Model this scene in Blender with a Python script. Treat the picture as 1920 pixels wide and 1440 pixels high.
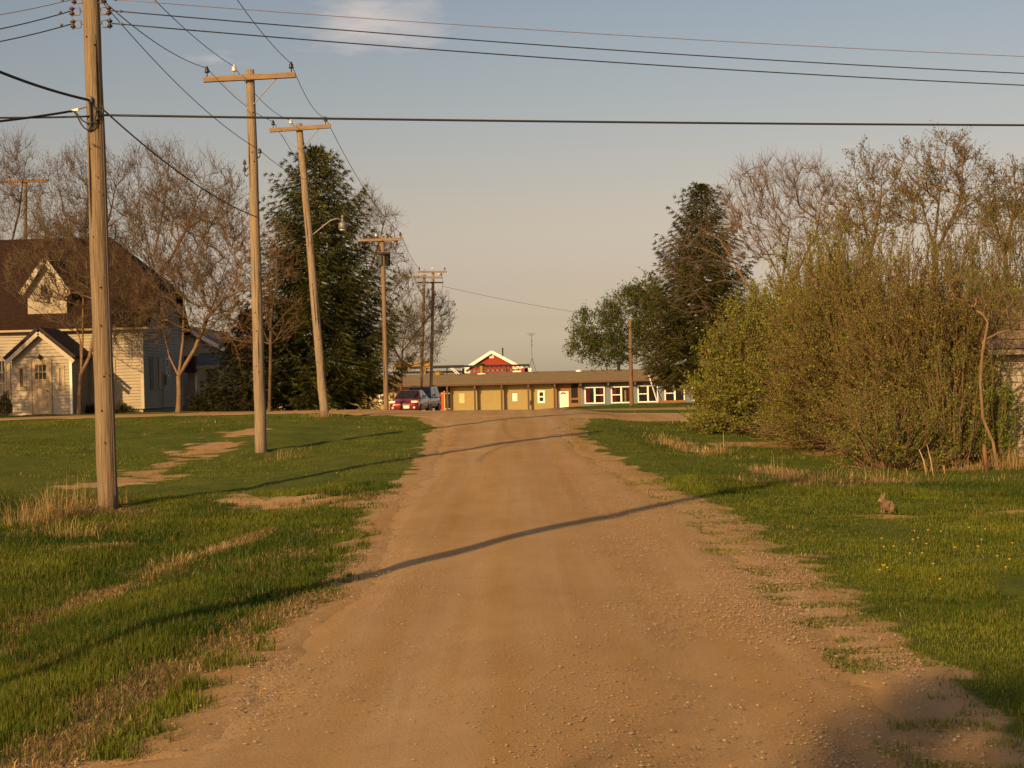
import bpy, bmesh, math, random
import numpy as np
from mathutils import Vector, Matrix, Euler, Quaternion

for o in list(bpy.data.objects):
    bpy.data.objects.remove(o)
SC = bpy.context.scene
COL = SC.collection
R = math.radians
rng = random.Random(7)
nr = np.random.RandomState(11)

# ------------------------------------------------------------------ camera
FPX, PCX, PCY = 2667.0, 960.0, 720.0
EYE = 1.65
ROLL, PITCH = 1.4, 0.04
CAMM = Matrix.Rotation(R(90 + PITCH), 3, 'X') @ Matrix.Rotation(R(-ROLL), 3, 'Z')
cam_d = bpy.data.cameras.new('camera')
cam = bpy.data.objects.new('camera', cam_d)
COL.objects.link(cam)
cam.location = (0, 0, EYE)
cam.rotation_euler = CAMM.to_euler()
cam_d.sensor_width = 36
cam_d.lens = 36 * FPX / 1920
cam_d.clip_end = 6000
SC.camera = cam

# a photo pixel's sight line, scaled to one metre of depth
def ray(x, y):
    d = CAMM @ Vector(((x - PCX) / FPX, -(y - PCY) / FPX, -1.0))
    return d / d.y

# ------------------------------------------------------------------ sun, sky, exposure
SUN_AZ, SUN_EL = 28.0, 23.0           # light travels forward and to the right
ld = Vector((math.sin(R(SUN_AZ)) * math.cos(R(SUN_EL)), math.cos(R(SUN_AZ)) * math.cos(R(SUN_EL)), -math.sin(R(SUN_EL))))
sun_d = bpy.data.lights.new('sun', 'SUN')
sun = bpy.data.objects.new('sun', sun_d)
COL.objects.link(sun)
sun.rotation_euler = ld.to_track_quat('-Z', 'Y').to_euler()
sun_d.energy = 4.4
sun_d.angle = R(0.55)
sun_d.color = (1.0, 0.62, 0.25)
W = bpy.data.worlds.new('World')
SC.world = W
W.use_nodes = True
wn, wl = W.node_tree.nodes, W.node_tree.links
wn.clear()
wo = wn.new('ShaderNodeOutputWorld')
bg = wn.new('ShaderNodeBackground')
bg.inputs['Strength'].default_value = 0.13
sky = wn.new('ShaderNodeTexSky')
sky.sky_type = 'NISHITA'
sky.sun_disc = False
sky.sun_elevation = R(SUN_EL)
sky.sun_rotation = R(180 + SUN_AZ)     # sun stands behind the camera, to the left
sky.air_density = 1.0
sky.dust_density = 2.0
sky.ozone_density = 1.0
geo = wn.new('ShaderNodeTexCoord')
sep = wn.new('ShaderNodeSeparateXYZ')
wl.new(geo.outputs['Generated'], sep.inputs[0])
ramp = wn.new('ShaderNodeValToRGB')     # evening air: warm near the horizon, cooler above
wl.new(sep.outputs['Z'], ramp.inputs[0])
els = ramp.color_ramp.elements
els[0].position = 0.0; els[0].color = (1.5, 1.2, 1.0, 1)
els[1].position = 1.0; els[1].color = (0.60, 0.53, 0.50, 1)
for p_, c_ in ((0.012, (1.1, 0.88, 0.75, 1)), (0.025, (0.88, 0.695, 0.635, 1)), (0.045, (0.70, 0.525, 0.465, 1)), (0.072, (0.67, 0.465, 0.395, 1)), (0.114, (0.735, 0.487, 0.365, 1)), (0.156, (0.72, 0.50, 0.38, 1)), (0.2, (0.69, 0.517, 0.402, 1)), (0.26, (0.66, 0.522, 0.43, 1))):
    e_ = els.new(p_); e_.color = c_
mul = wn.new('ShaderNodeMix'); mul.data_type = 'RGBA'; mul.blend_type = 'MULTIPLY'
mul.inputs[0].default_value = 1.0
wl.new(sky.outputs[0], mul.inputs[6]); wl.new(ramp.outputs[0], mul.inputs[7])
# thin clouds: noise stretched along the horizon
mp = wn.new('ShaderNodeMapping'); mp.inputs['Scale'].default_value = (3.2, 3.2, 15.0); mp.inputs['Location'].default_value = (0.35, 0.0, 0.4)
wl.new(geo.outputs['Generated'], mp.inputs[0])
cn = wn.new('ShaderNodeTexNoise'); cn.inputs['Scale'].default_value = 1.7; cn.inputs['Detail'].default_value = 7; cn.inputs['Roughness'].default_value = 0.58
wl.new(mp.outputs[0], cn.inputs[0])
cr = wn.new('ShaderNodeValToRGB')
cr.color_ramp.elements[0].position = 0.64; cr.color_ramp.elements[0].color = (0, 0, 0, 1)
cr.color_ramp.elements[1].position = 0.85; cr.color_ramp.elements[1].color = (0.75, 0.75, 0.75, 1)
# one streak a little denser, upper left of the road's end
cdir = ray(668, 36).normalized()
dt = wn.new('ShaderNodeVectorMath'); dt.operation = 'SUBTRACT'; dt.inputs[1].default_value = tuple(cdir)
wl.new(geo.outputs['Generated'], dt.inputs[0])
sc_ = wn.new('ShaderNodeVectorMath'); sc_.operation = 'MULTIPLY'; sc_.inputs[1].default_value = (16, 16, 46)
wl.new(dt.outputs[0], sc_.inputs[0])
ln = wn.new('ShaderNodeVectorMath'); ln.operation = 'LENGTH'; wl.new(sc_.outputs[0], ln.inputs[0])
mr = wn.new('ShaderNodeMapRange'); mr.inputs[1].default_value = 0.2; mr.inputs[2].default_value = 1.3; mr.inputs[3].default_value = 0.32; mr.inputs[4].default_value = 0.0
wl.new(ln.outputs[1], mr.inputs[0])
ad = wn.new('ShaderNodeMath'); ad.operation = 'ADD'; wl.new(cn.outputs[0], ad.inputs[0]); wl.new(mr.outputs[0], ad.inputs[1])
wl.new(ad.outputs[0], cr.inputs[0])
cmx = wn.new('ShaderNodeMix'); cmx.data_type = 'RGBA'
wl.new(cr.outputs[0], cmx.inputs[0]); wl.new(mul.outputs[2], cmx.inputs[6]); cmx.inputs[7].default_value = (4.0, 3.35, 2.95, 1)
wl.new(cmx.outputs[2], bg.inputs[0])
wl.new(bg.outputs[0], wo.inputs[0])
SC.view_settings.view_transform = 'Standard'
SC.view_settings.look = 'None'
SC.view_settings.gamma = 1
SC.view_settings.exposure = 0.6
SC.render.film_transparent = False
SC.cycles.max_bounces = 6
SC.cycles.transparent_max_bounces = 12

# ------------------------------------------------------------------ helpers
def P(x, y, Y):
    """point of the place seen at photo pixel (x, y) when it stands Y metres away"""
    d = ray(x, y)
    return Vector((d.x * Y, Y, EYE + d.z * Y))

def vnoise(x, y, seed=0):
    x = np.asarray(x, float); y = np.asarray(y, float)
    xi = np.floor(x).astype(np.int64); yi = np.floor(y).astype(np.int64)
    fx = x - xi; fy = y - yi
    fx = fx * fx * (3 - 2 * fx); fy = fy * fy * (3 - 2 * fy)
    def h(a, b):
        n = (a * 374761393 + b * 668265263 + seed * 974711) & 0x7fffffff
        n = ((n ^ (n >> 13)) * 1274126177) & 0x7fffffff
        return ((n ^ (n >> 16)) & 0xffff) / 65535.0
    return (h(xi, yi) * (1 - fx) + h(xi + 1, yi) * fx) * (1 - fy) + (h(xi, yi + 1) * (1 - fx) + h(xi + 1, yi + 1) * fx) * fy

def fbm(x, y, seed=0, o=4):
    s = 0; a = 0.5; t = 0
    for i in range(o):
        s = s + a * vnoise(x, y, seed + i * 17); t += a
        x = np.asarray(x) * 2.03 + 7.1; y = np.asarray(y) * 2.03 + 3.7; a *= 0.5
    return s / t

def sstep(a, b, x):
    t = np.clip((x - a) / (b - a), 0, 1)
    return t * t * (3 - 2 * t)

# ---- materials
def newmat(name):
    m = bpy.data.materials.new(name); m.use_nodes = True
    nt = m.node_tree
    return m, nt.nodes, nt.links, nt.nodes['Principled BSDF']

def mat(name, col, rough=0.8, var=0.12, nscale=6.0, stretch=(1, 1, 1), bump=0.0, bscale=40.0, metal=0.0, spec=0.3, col2=None, detail=5):
    m, n, l, p = newmat(name)
    p.inputs['Roughness'].default_value = rough
    p.inputs['Metallic'].default_value = metal
    p.inputs['Specular IOR Level'].default_value = spec
    tc = n.new('ShaderNodeTexCoord'); mp = n.new('ShaderNodeMapping')
    mp.inputs['Scale'].default_value = stretch
    l.new(tc.outputs['Object'], mp.inputs[0])
    nz = n.new('ShaderNodeTexNoise'); nz.inputs['Scale'].default_value = nscale; nz.inputs['Detail'].default_value = detail
    nz.inputs['Roughness'].default_value = 0.65
    l.new(mp.outputs[0], nz.inputs[0])
    rp = n.new('ShaderNodeValToRGB')
    c2 = col2 or tuple(min(1, c * (1 + var)) for c in col)
    c1 = tuple(c * (1 - var) for c in col) if col2 is None else col
    rp.color_ramp.elements[0].position = 0.32; rp.color_ramp.elements[1].position = 0.68
    rp.color_ramp.elements[0].color = (*c1, 1); rp.color_ramp.elements[1].color = (*c2, 1)
    l.new(nz.outputs[0], rp.inputs[0]); l.new(rp.outputs[0], p.inputs['Base Color'])
    if bump:
        nb = n.new('ShaderNodeTexNoise'); nb.inputs['Scale'].default_value = bscale; nb.inputs['Detail'].default_value = 4
        l.new(mp.outputs[0], nb.inputs[0])
        b = n.new('ShaderNodeBump'); b.inputs['Strength'].default_value = bump; b.inputs['Distance'].default_value = 0.02
        l.new(nb.outputs[0], b.inputs['Height']); l.new(b.outputs[0], p.inputs['Normal'])
    return m

def leafmat(name, trans=0.35, rough=0.6):
    """colour per leaf from the 'col' attribute, light passing through"""
    m, n, l, p = newmat(name)
    a = n.new('ShaderNodeAttribute'); a.attribute_name = 'col'
    l.new(a.outputs['Color'], p.inputs['Base Color'])
    p.inputs['Roughness'].default_value = rough
    p.inputs['Specular IOR Level'].default_value = 0.15
    t = n.new('ShaderNodeBsdfTranslucent'); l.new(a.outputs['Color'], t.inputs[0])
    mx = n.new('ShaderNodeMixShader'); mx.inputs[0].default_value = trans
    out = n['Material Output']
    l.new(p.outputs[0], mx.inputs[1]); l.new(t.outputs[0], mx.inputs[2]); l.new(mx.outputs[0], out.inputs[0])
    return m

def glassmat(name, tint=(0.02, 0.022, 0.025), clear=0.0):
    m, n, l, p = newmat(name)
    p.inputs['Base Color'].default_value = (*tint, 1)
    p.inputs['Roughness'].default_value = 0.06
    p.inputs['Specular IOR Level'].default_value = 0.35
    if clear:
        t = n.new('ShaderNodeBsdfTransparent'); mx = n.new('ShaderNodeMixShader'); mx.inputs[0].default_value = clear
        l.new(p.outputs[0], mx.inputs[1]); l.new(t.outputs[0], mx.inputs[2]); l.new(mx.outputs[0], n['Material Output'].inputs[0])
    return m

# ---- objects
OFF = {}
def thing(name, label, cat, loc=(0, 0, 0), group=None, rotz=0.0):
    o = bpy.data.objects.new(name, None); COL.objects.link(o)
    o.empty_display_size = 0.2
    o.location = loc; o.rotation_euler = (0, 0, rotz)
    o['label'] = label; o['category'] = cat
    if group: o['group'] = group
    OFF[o.name] = Vector(loc)
    return o

def tag(o, label=None, cat=None, group=None, kind=None):
    if label: o['label'] = label
    if cat: o['category'] = cat
    if group: o['group'] = group
    if kind: o['kind'] = kind
    return o

class MB:
    def __init__(s):
        s.v = []; s.f = []
    def add(s, vs, fs):
        b = len(s.v)
        s.v += [tuple(v) for v in vs]; s.f += [tuple(i + b for i in f) for f in fs]
        return s
    def box(s, c, size, rot=None):
        hx, hy, hz = size[0] / 2, size[1] / 2, size[2] / 2
        vs = [Vector((x * hx, y * hy, z * hz)) for z in (-1, 1) for y in (-1, 1) for x in (-1, 1)]
        if rot is not None: vs = [rot @ v for v in vs]
        c = Vector(c)
        return s.add([v + c for v in vs], [(0, 2, 3, 1), (4, 5, 7, 6), (0, 1, 5, 4), (2, 6, 7, 3), (0, 4, 6, 2), (1, 3, 7, 5)])
    def bb(s, a, b):
        return s.box([(a[i] + b[i]) / 2 for i in range(3)], [abs(b[i] - a[i]) for i in range(3)])
    def beam(s, a, b, w, h=None):
        a, b = Vector(a), Vector(b); h = h or w
        d = b - a; L = d.length; d.normalize()
        up = Vector((0, 0, 1)) if abs(d.z) < 0.95 else Vector((0, 1, 0))
        x = d.cross(up).normalized(); z = x.cross(d)
        M = Matrix((x, d, z)).transposed()
        return s.box((a + b) / 2, (w, L, h), M)
    def tube(s, pts, rad, n=8, cap=True):
        pts = [Vector(p) for p in pts]
        if not hasattr(rad, '__len__'): rad = [rad] * len(pts)
        b = len(s.v); x = None
        for i, p in enumerate(pts):
            d = (pts[min(i + 1, len(pts) - 1)] - pts[max(i - 1, 0)]).normalized()
            if x is None:
                up = Vector((0, 0, 1)) if abs(d.z) < 0.9 else Vector((1, 0, 0))
                x = d.cross(up).normalized()
            else:
                x = (x - d * x.dot(d)).normalized()
            y = d.cross(x)
            for k in range(n):
                a = 2 * math.pi * k / n
                s.v.append(tuple(p + (x * math.cos(a) + y * math.sin(a)) * rad[i]))
        for i in range(len(pts) - 1):
            for k in range(n):
                k2 = (k + 1) % n
                s.f.append((b + i * n + k, b + i * n + k2, b + (i + 1) * n + k2, b + (i + 1) * n + k))
        if cap:
            s.f.append(tuple(b + k for k in range(n))[::-1])
            s.f.append(tuple(b + (len(pts) - 1) * n + k for k in range(n)))
        return s
    def lathe(s, c, prof, n=14, axis='z'):
        """prof: (radius, height) list"""
        c = Vector(c); b = len(s.v)
        for r, h in prof:
            for k in range(n):
                a = 2 * math.pi * k / n
                q = Vector((r * math.cos(a), r * math.sin(a), h))
                if axis == 'y': q = Vector((q.x, q.z, q.y))
                if axis == 'x': q = Vector((q.z, q.x, q.y))
                s.v.append(tuple(c + q))
        for i in range(len(prof) - 1):
            for k in range(n):
                k2 = (k + 1) % n
                s.f.append((b + i * n + k, b + i * n + k2, b + (i + 1) * n + k2, b + (i + 1) * n + k))
        s.f.append(tuple(b + k for k in range(n))[::-1]); s.f.append(tuple(b + (len(prof) - 1) * n + k for k in range(n)))
        return s
    def prism(s, poly, y0, y1):
        """poly in (x, z), pushed from y0 to y1"""
        n = len(poly)
        vs = [(x, y0, z) for x, z in poly] + [(x, y1, z) for x, z in poly]
        return s.add(vs, [tuple(range(n)), tuple(range(2 * n - 1, n - 1, -1))] + [(i, i + n, (i + 1) % n + n, (i + 1) % n) for i in range(n)])
    def slab(s, quad, t):
        """polygon of 3-D points given thickness t along its normal"""
        q = [Vector(p) for p in quad]; nn = (q[1] - q[0]).cross(q[2] - q[0]).normalized() * t
        n = len(q)
        return s.add(q + [p - nn for p in q], [tuple(range(n)), tuple(range(2 * n - 1, n - 1, -1))] + [(i, i + n, (i + 1) % n + n, (i + 1) % n) for i in range(n)])
    def build(s, name, m, parent=None, local=False, smooth=False, fix=True):
        me = bpy.data.meshes.new(name)
        off = Vector((0, 0, 0))
        if parent is not None and not local: off = OFF[parent.name]
        me.from_pydata([tuple(Vector(v) - off) for v in s.v], [], s.f)
        if fix:
            bm = bmesh.new(); bm.from_mesh(me); bmesh.ops.recalc_face_normals(bm, faces=bm.faces); bm.to_mesh(me); bm.free()
        if smooth: me.shade_smooth()
        me.materials.append(m)
        o = bpy.data.objects.new(name, me); COL.objects.link(o)
        if parent is not None:
            o.parent = parent
        OFF[o.name] = off
        return o

def npmesh(name, V, F, m, parent=None, col=None, smooth=False, attrs=None):
    """V (n,3), F (k,s) array of equal-size faces"""
    me = bpy.data.meshes.new(name)
    V = np.asarray(V, np.float32)
    if parent is not None: V = V - np.array(OFF[parent.name], np.float32)
    Fs = F if isinstance(F, list) else [F]
    me.vertices.add(len(V)); me.vertices.foreach_set('co', V.ravel())
    idx = np.concatenate([f.ravel() for f in Fs]).astype(np.int32)
    me.loops.add(len(idx)); me.loops.foreach_set('vertex_index', idx)
    starts = []; b = 0
    for f in Fs:
        starts.append(b + np.arange(len(f)) * f.shape[1]); b += f.size
    starts = np.concatenate(starts).astype(np.int32)
    me.polygons.add(len(starts)); me.polygons.foreach_set('loop_start', starts)
    me.update(calc_edges=True)
    if smooth: me.shade_smooth()
    if col is not None:
        a = me.attributes.new('col', 'FLOAT_COLOR', 'POINT')
        c = np.ones((len(V), 4), np.float32); c[:, :3] = col
        a.data.foreach_set('color', c.ravel())
    for k, v in (attrs or {}).items():
        a = me.attributes.new(k, 'FLOAT', 'POINT'); a.data.foreach_set('value', np.asarray(v, np.float32).ravel())
    me.materials.append(m)
    o = bpy.data.objects.new(name, me); COL.objects.link(o)
    if parent is not None: o.parent = parent
    OFF[o.name] = Vector(OFF[parent.name]) if parent is not None else Vector((0, 0, 0))
    return o

def tubes_np(p0, p1, r0, r1, n=3):
    p0 = np.asarray(p0, float); p1 = np.asarray(p1, float)
    d = p1 - p0; L = np.linalg.norm(d, axis=1, keepdims=True) + 1e-9; d = d / L
    up = np.where(np.abs(d[:, 2:3]) > 0.9, np.array([[1.0, 0, 0]]), np.array([[0, 0, 1.0]]))
    x = np.cross(d, up); x /= np.linalg.norm(x, axis=1, keepdims=True) + 1e-9
    y = np.cross(d, x)
    N = len(p0); V = np.zeros((N, 2 * n, 3))
    for k in range(n):
        a = 2 * math.pi * k / n
        o = x * math.cos(a) + y * math.sin(a)
        V[:, k] = p0 + o * np.asarray(r0)[:, None]; V[:, n + k] = p1 + o * np.asarray(r1)[:, None]
    F = np.zeros((N, n, 4), np.int64); base = (np.arange(N) * 2 * n)[:, None]
    for k in range(n):
        k2 = (k + 1) % n
        F[:, k] = base + np.array([[k, k2, n + k2, n + k]])
    return V.reshape(-1, 3), F.reshape(-1, 4)

# ------------------------------------------------------------------ terrain
YK = [-40, 0, 12, 20, 26, 33, 38, 44, 50, 54, 62, 72, 84, 100, 155, 400, 1600]
CX = [-60, -16, -6.2, -4.2, -2.4, 0, 2.4, 4.2, 7.5, 12, 60]
ZT = {
    -60: [0, 0, 0, .05, .2, .45, .62, .84, .87, .87, .84, .7, .45, 0, -1.14, -4, -10],
    -16: [0, -.1, -.15, -.02, .14, .4, .6, .84, .87, .87, .84, .7, .45, 0, -1.14, -4, -10],
    -6.2: [0, -.25, -.3, -.18, -.06, .2, .5, .86, .86, .84, .75, .5, .1, -.25, -1.14, -4, -10],
    -4.2: [0, -.3, -.38, -.22, -.04, .22, .47, .75, .8, .78, .65, .4, .0, -.25, -1.14, -4, -10],
    -2.4: [0, -.05, -.05, -.02, .08, .24, .42, .64, .74, .73, .54, .3, .0, -.25, -1.14, -4, -10],
    0: [0, .02, .02, .05, .12, .26, .43, .62, .73, .71, .5, .27, -.03, -.25, -1.14, -4, -10],
    2.4: [0, -.02, -.02, .0, .06, .18, .33, .52, .62, .62, .48, .27, .03, -.2, -1.1, -4, -10],
    4.2: [0, -.08, -.12, -.12, -.08, .0, .12, .32, .44, .46, .43, .36, .22, .0, -1.0, -4, -10],
    7.5: [0, -.1, -.14, -.2, -.24, -.16, .02, .28, .36, .38, .38, .38, .28, .1, -.9, -4, -10],
    12: [0, -.1, -.12, -.16, -.18, -.1, .03, .26, .34, .36, .38, .38, .28, .1, -.9, -4, -10],
    60: [0, -.1, -.1, -.1, -.1, .0, .1, .26, .34, .36, .38, .38, .28, .1, -.9, -4, -10],
}
_yd = np.concatenate([np.arange(-40, 200, 0.25), np.arange(200, 1601, 20)])
def _prof(c):
    z = np.interp(_yd, YK, ZT[c])
    k = np.exp(-0.5 * (np.arange(-16, 17) / 6.5) ** 2); k /= k.sum()
    zz = z.copy(); m = len(np.arange(-40, 200, 0.25))
    zp = np.pad(z[:m], 16, mode='edge'); zz[:m] = np.convolve(zp, k, 'valid')
    zz[:m][m - 40:] = z[:m][m - 40:]
    return zz
_TAB = np.array([_prof(c) for c in CX])
def G(x, y):
    x = np.clip(np.asarray(x, float), CX[0], CX[-1] - 1e-6); y = np.asarray(y, float)
    i = np.clip(np.searchsorted(CX, x, side='right') - 1, 0, len(CX) - 2)
    c = np.array(CX); t = (x - c[i]) / (c[i + 1] - c[i]); t = t * t * (3 - 2 * t) * 0.6 + t * 0.4
    iy = np.clip(np.searchsorted(_yd, y, side='right') - 1, 0, len(_yd) - 2)
    u = np.clip((y - _yd[iy]) / (_yd[iy + 1] - _yd[iy]), 0, 1)
    a = _TAB[i, iy] * (1 - u) + _TAB[i, iy + 1] * u
    b = _TAB[i + 1, iy] * (1 - u) + _TAB[i + 1, iy + 1] * u
    return a * (1 - t) + b * t
_ym = np.concatenate([np.arange(4, 60, 0.05), np.arange(60, 200, 0.5)])
def onground(x, y):
    """where the sight line of a photo pixel meets the ground"""
    d = ray(x, y)
    z = EYE + d.z * _ym - G(d.x * _ym, _ym)
    k = np.argmax(z < 0) if (z < 0).any() else len(_ym) - 1
    Y = float(_ym[k])
    return Vector((d.x * Y, Y, float(G(d.x * Y, Y))))
def gz(x, y): return float(G(x, y))

LEFT_PX = [(60, 1438), (215, 1425), (330, 1340), (480, 1215), (560, 1150), (605, 1108), (650, 1040), (690, 968), (722, 932), (770, 895), (795, 860), (805, 825), (815, 797)]
RIGHT_PX = [(1905, 1435), (1790, 1330), (1700, 1225), (1620, 1160), (1520, 1090), (1430, 1040), (1395, 1000), (1345, 965), (1290, 935), (1200, 890), (1120, 850), (1082, 822), (1072, 806)]
lw = sorted([(p.y, p.x) for p in (onground(*q) for q in LEFT_PX)])
rw = sorted([(p.y, p.x) for p in (onground(*q) for q in RIGHT_PX)])
LY = [-40, 4] + [a for a, b in lw if a < 45] + [46.0, 46.6]
LX = [-2.6, -2.5] + [b for a, b in lw if a < 45] + [-3.2, -5.0]
RY = [-40, 4] + [a for a, b in rw if a < 44] + [45.2, 46.0]
RX = [2.6, 2.5] + [b for a, b in rw if a < 44] + [2.3, 3.6]
def road_edges(y):
    y = np.asarray(y, float)
    xl = np.interp(y, LY, LX); xr = np.interp(y, RY, RX)
    xl = xl + 0.40 * (fbm(y * 1.3, y * 0 + 3.3, 5) - 0.5) + 0.08 * (vnoise(y * 5.5, y * 0, 9) - 0.5)
    xr = xr + 0.55 * (fbm(y * 1.1, y * 0 + 9.3, 6) - 0.5) + 0.10 * (vnoise(y * 5.0, y * 0, 19) - 0.5)
    return xl, xr
def inroad(x, y):
    """signed distance-like: >0 inside the gravel"""
    x = np.asarray(x, float); y = np.asarray(y, float)
    xl, xr = road_edges(y)
    d = np.minimum(x - xl, xr - x)
    jy = 0.5 * (fbm(x * 0.7, x * 0 + 1.7, 31) - 0.5)
    cross = np.minimum(y - (46.2 + jy + 3.0 * sstep(-4.5, -8.0, x)), (54.4 + jy) - y)
    yard = np.minimum(np.minimum(x + 13, (2.6 + 0.25 * (y > 62) * 3) - x), np.minimum(y - 52, 154.6 - y))
    arm = np.minimum(np.minimum(y - 62.5, 68.0 - y), x - 1.0)
    return np.maximum(np.maximum(np.where(y < 46.7, d, -9), cross), np.maximum(yard, arm))

def polyw(pts):
    return np.array([[p.x, p.y] for p in (onground(*q) for q in pts)])
def pdist(x, y, pl):
    x = np.asarray(x, float); y = np.asarray(y, float); best = np.full(x.shape, 1e9)
    for a, b in zip(pl[:-1], pl[1:]):
        d = b - a; L2 = (d * d).sum() + 1e-9
        t = np.clip(((x - a[0]) * d[0] + (y - a[1]) * d[1]) / L2, 0, 1)
        best = np.minimum(best, np.hypot(x - a[0] - t * d[0], y - a[1] - t * d[1]))
    return best
PATH_PL = polyw([(150, 915), (235, 905), (300, 880), (370, 850), (430, 822), (480, 800)])
SPUR_PL = polyw([(470, 942), (560, 944), (640, 946), (720, 942)])
TRACK_PL = polyw([(1560, 968), (1640, 968), (1740, 969), (1850, 962), (1990, 955)])
BRUSH_PL = polyw([(1380, 835), (1480, 835), (1560, 850)])
STRAW_PL = [(polyw([(60, 975), (110, 955), (150, 965)]), 0.5), (polyw([(230, 1110), (330, 1065), (420, 1030), (500, 995)]), 0.28),
            (polyw([(90, 1425), (235, 1320), (385, 1232), (495, 1165), (575, 1122)]), 0.24), (polyw([(60, 1180), (150, 1140), (240, 1100)]), 0.3),
            (polyw([(-10, 1240), (40, 1190)]), 0.25), (polyw([(130, 1035), (220, 1022)]), 0.25),
            (polyw([(1420, 905), (1560, 910), (1680, 905)]), 0.5), (polyw([(1250, 830), (1330, 850)]), 0.5), (polyw([(1780, 880), (1930, 870)]), 0.6),
            (polyw([(1440, 1040), (1540, 1045)]), 0.12), (polyw([(1500, 900), (1440, 880)]), .4)]

def dirtmask(x, y):
    n = fbm(x * 1.6, y * 1.6, 41)
    n2 = fbm(x * 2.2, y * 4.5, 47)
    d = sstep(np.where(np.asarray(x) < 0, -0.28, -.5), np.where(np.asarray(x) < 0, .12, .05), inroad(x, y) + (n - 0.5) * 0.6 + (n2 - .5) * 0.5)
    a = 1 - sstep(0.10, 0.62, pdist(x, y, PATH_PL) + (n - .5) * 1.3 + (n2 - .5) * 1.5)
    b = 1 - sstep(0.25, 0.95, pdist(x, y, SPUR_PL) * np.where(np.asarray(y) > 23, 1.0, .8) + (n - .5) * 0.8 + (n2 - .5) * 1.1)
    c = 1 - sstep(0.05, 0.3, pdist(x, y, TRACK_PL) + (n - .5) * .5)
    e = 1 - sstep(0.3, 1.3, pdist(x, y, BRUSH_PL))
    f = sstep(0.68, 0.80, fbm(x * 0.5 + 3, y * 0.5, 55)) * 0.22
    return np.clip(np.maximum.reduce([d, a * .78, b, c * .9, e * .8, f]), 0, 1)
def strawmask(x, y):
    n = fbm(x * 2.2, y * 2.2, 71)
    s = np.zeros(np.shape(x))
    for pl, w in STRAW_PL:
        s = np.maximum(s, 1 - sstep(w * 0.3, w * 1.4, pdist(x, y, pl) + (n - .5) * w * 2.2))
    left = (np.asarray(x) < -2) & (np.asarray(y) < 24)
    s = np.maximum(s, np.where(left, sstep(0.60, 0.78, fbm(x * 0.9, y * 0.9, 81)) * .5, sstep(0.62, 0.8, fbm(x * .8, y * .8, 83)) * 0.35))
    return np.clip(s, 0, 1)

def spaced(segs):
    out = []
    for a, b, s0, s1 in segs:
        y = a
        while y < b:
            out.append(y); t = (y - a) / (b - a); y += s0 + (s1 - s0) * t
    out.append(segs[-1][1]); return np.array(out)
ys = spaced([(-40, 3, 3, 1), (3, 14, .09, .11), (14, 60, .12, .5), (60, 170, .7, 3), (170, 1600, 5, 120)])
xs_r = spaced([(0, 5, .1, .1), (5, 14, .13, .35), (14, 60, .6, 3), (60, 900, 5, 90)])
xs = np.concatenate([-xs_r[::-1][:-1], xs_r])
XX, YY = np.meshgrid(xs, ys)
DM, SM = dirtmask(XX, YY), strawmask(XX, YY)
IR = inroad(XX, YY)
near = np.clip(1 - np.abs(XX) / 60, 0, 1)
ZZ = G(XX, YY) + (fbm(XX * 1.7, YY * 1.7, 3) - .5) * 0.09 * (1 - sstep(-.4, 0.05, IR)) + (fbm(XX * .35, YY * .35, 4) - .5) * 0.12 * (IR < -1.5)
ZZ -= 0.05 * sstep(0.22, 0.55, IR)
nx, ny = len(xs), len(ys)
I = np.arange(nx * ny).reshape(ny, nx)
GF = np.stack([I[:-1, :-1], I[:-1, 1:], I[1:, 1:], I[1:, :-1]], -1).reshape(-1, 4)

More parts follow.
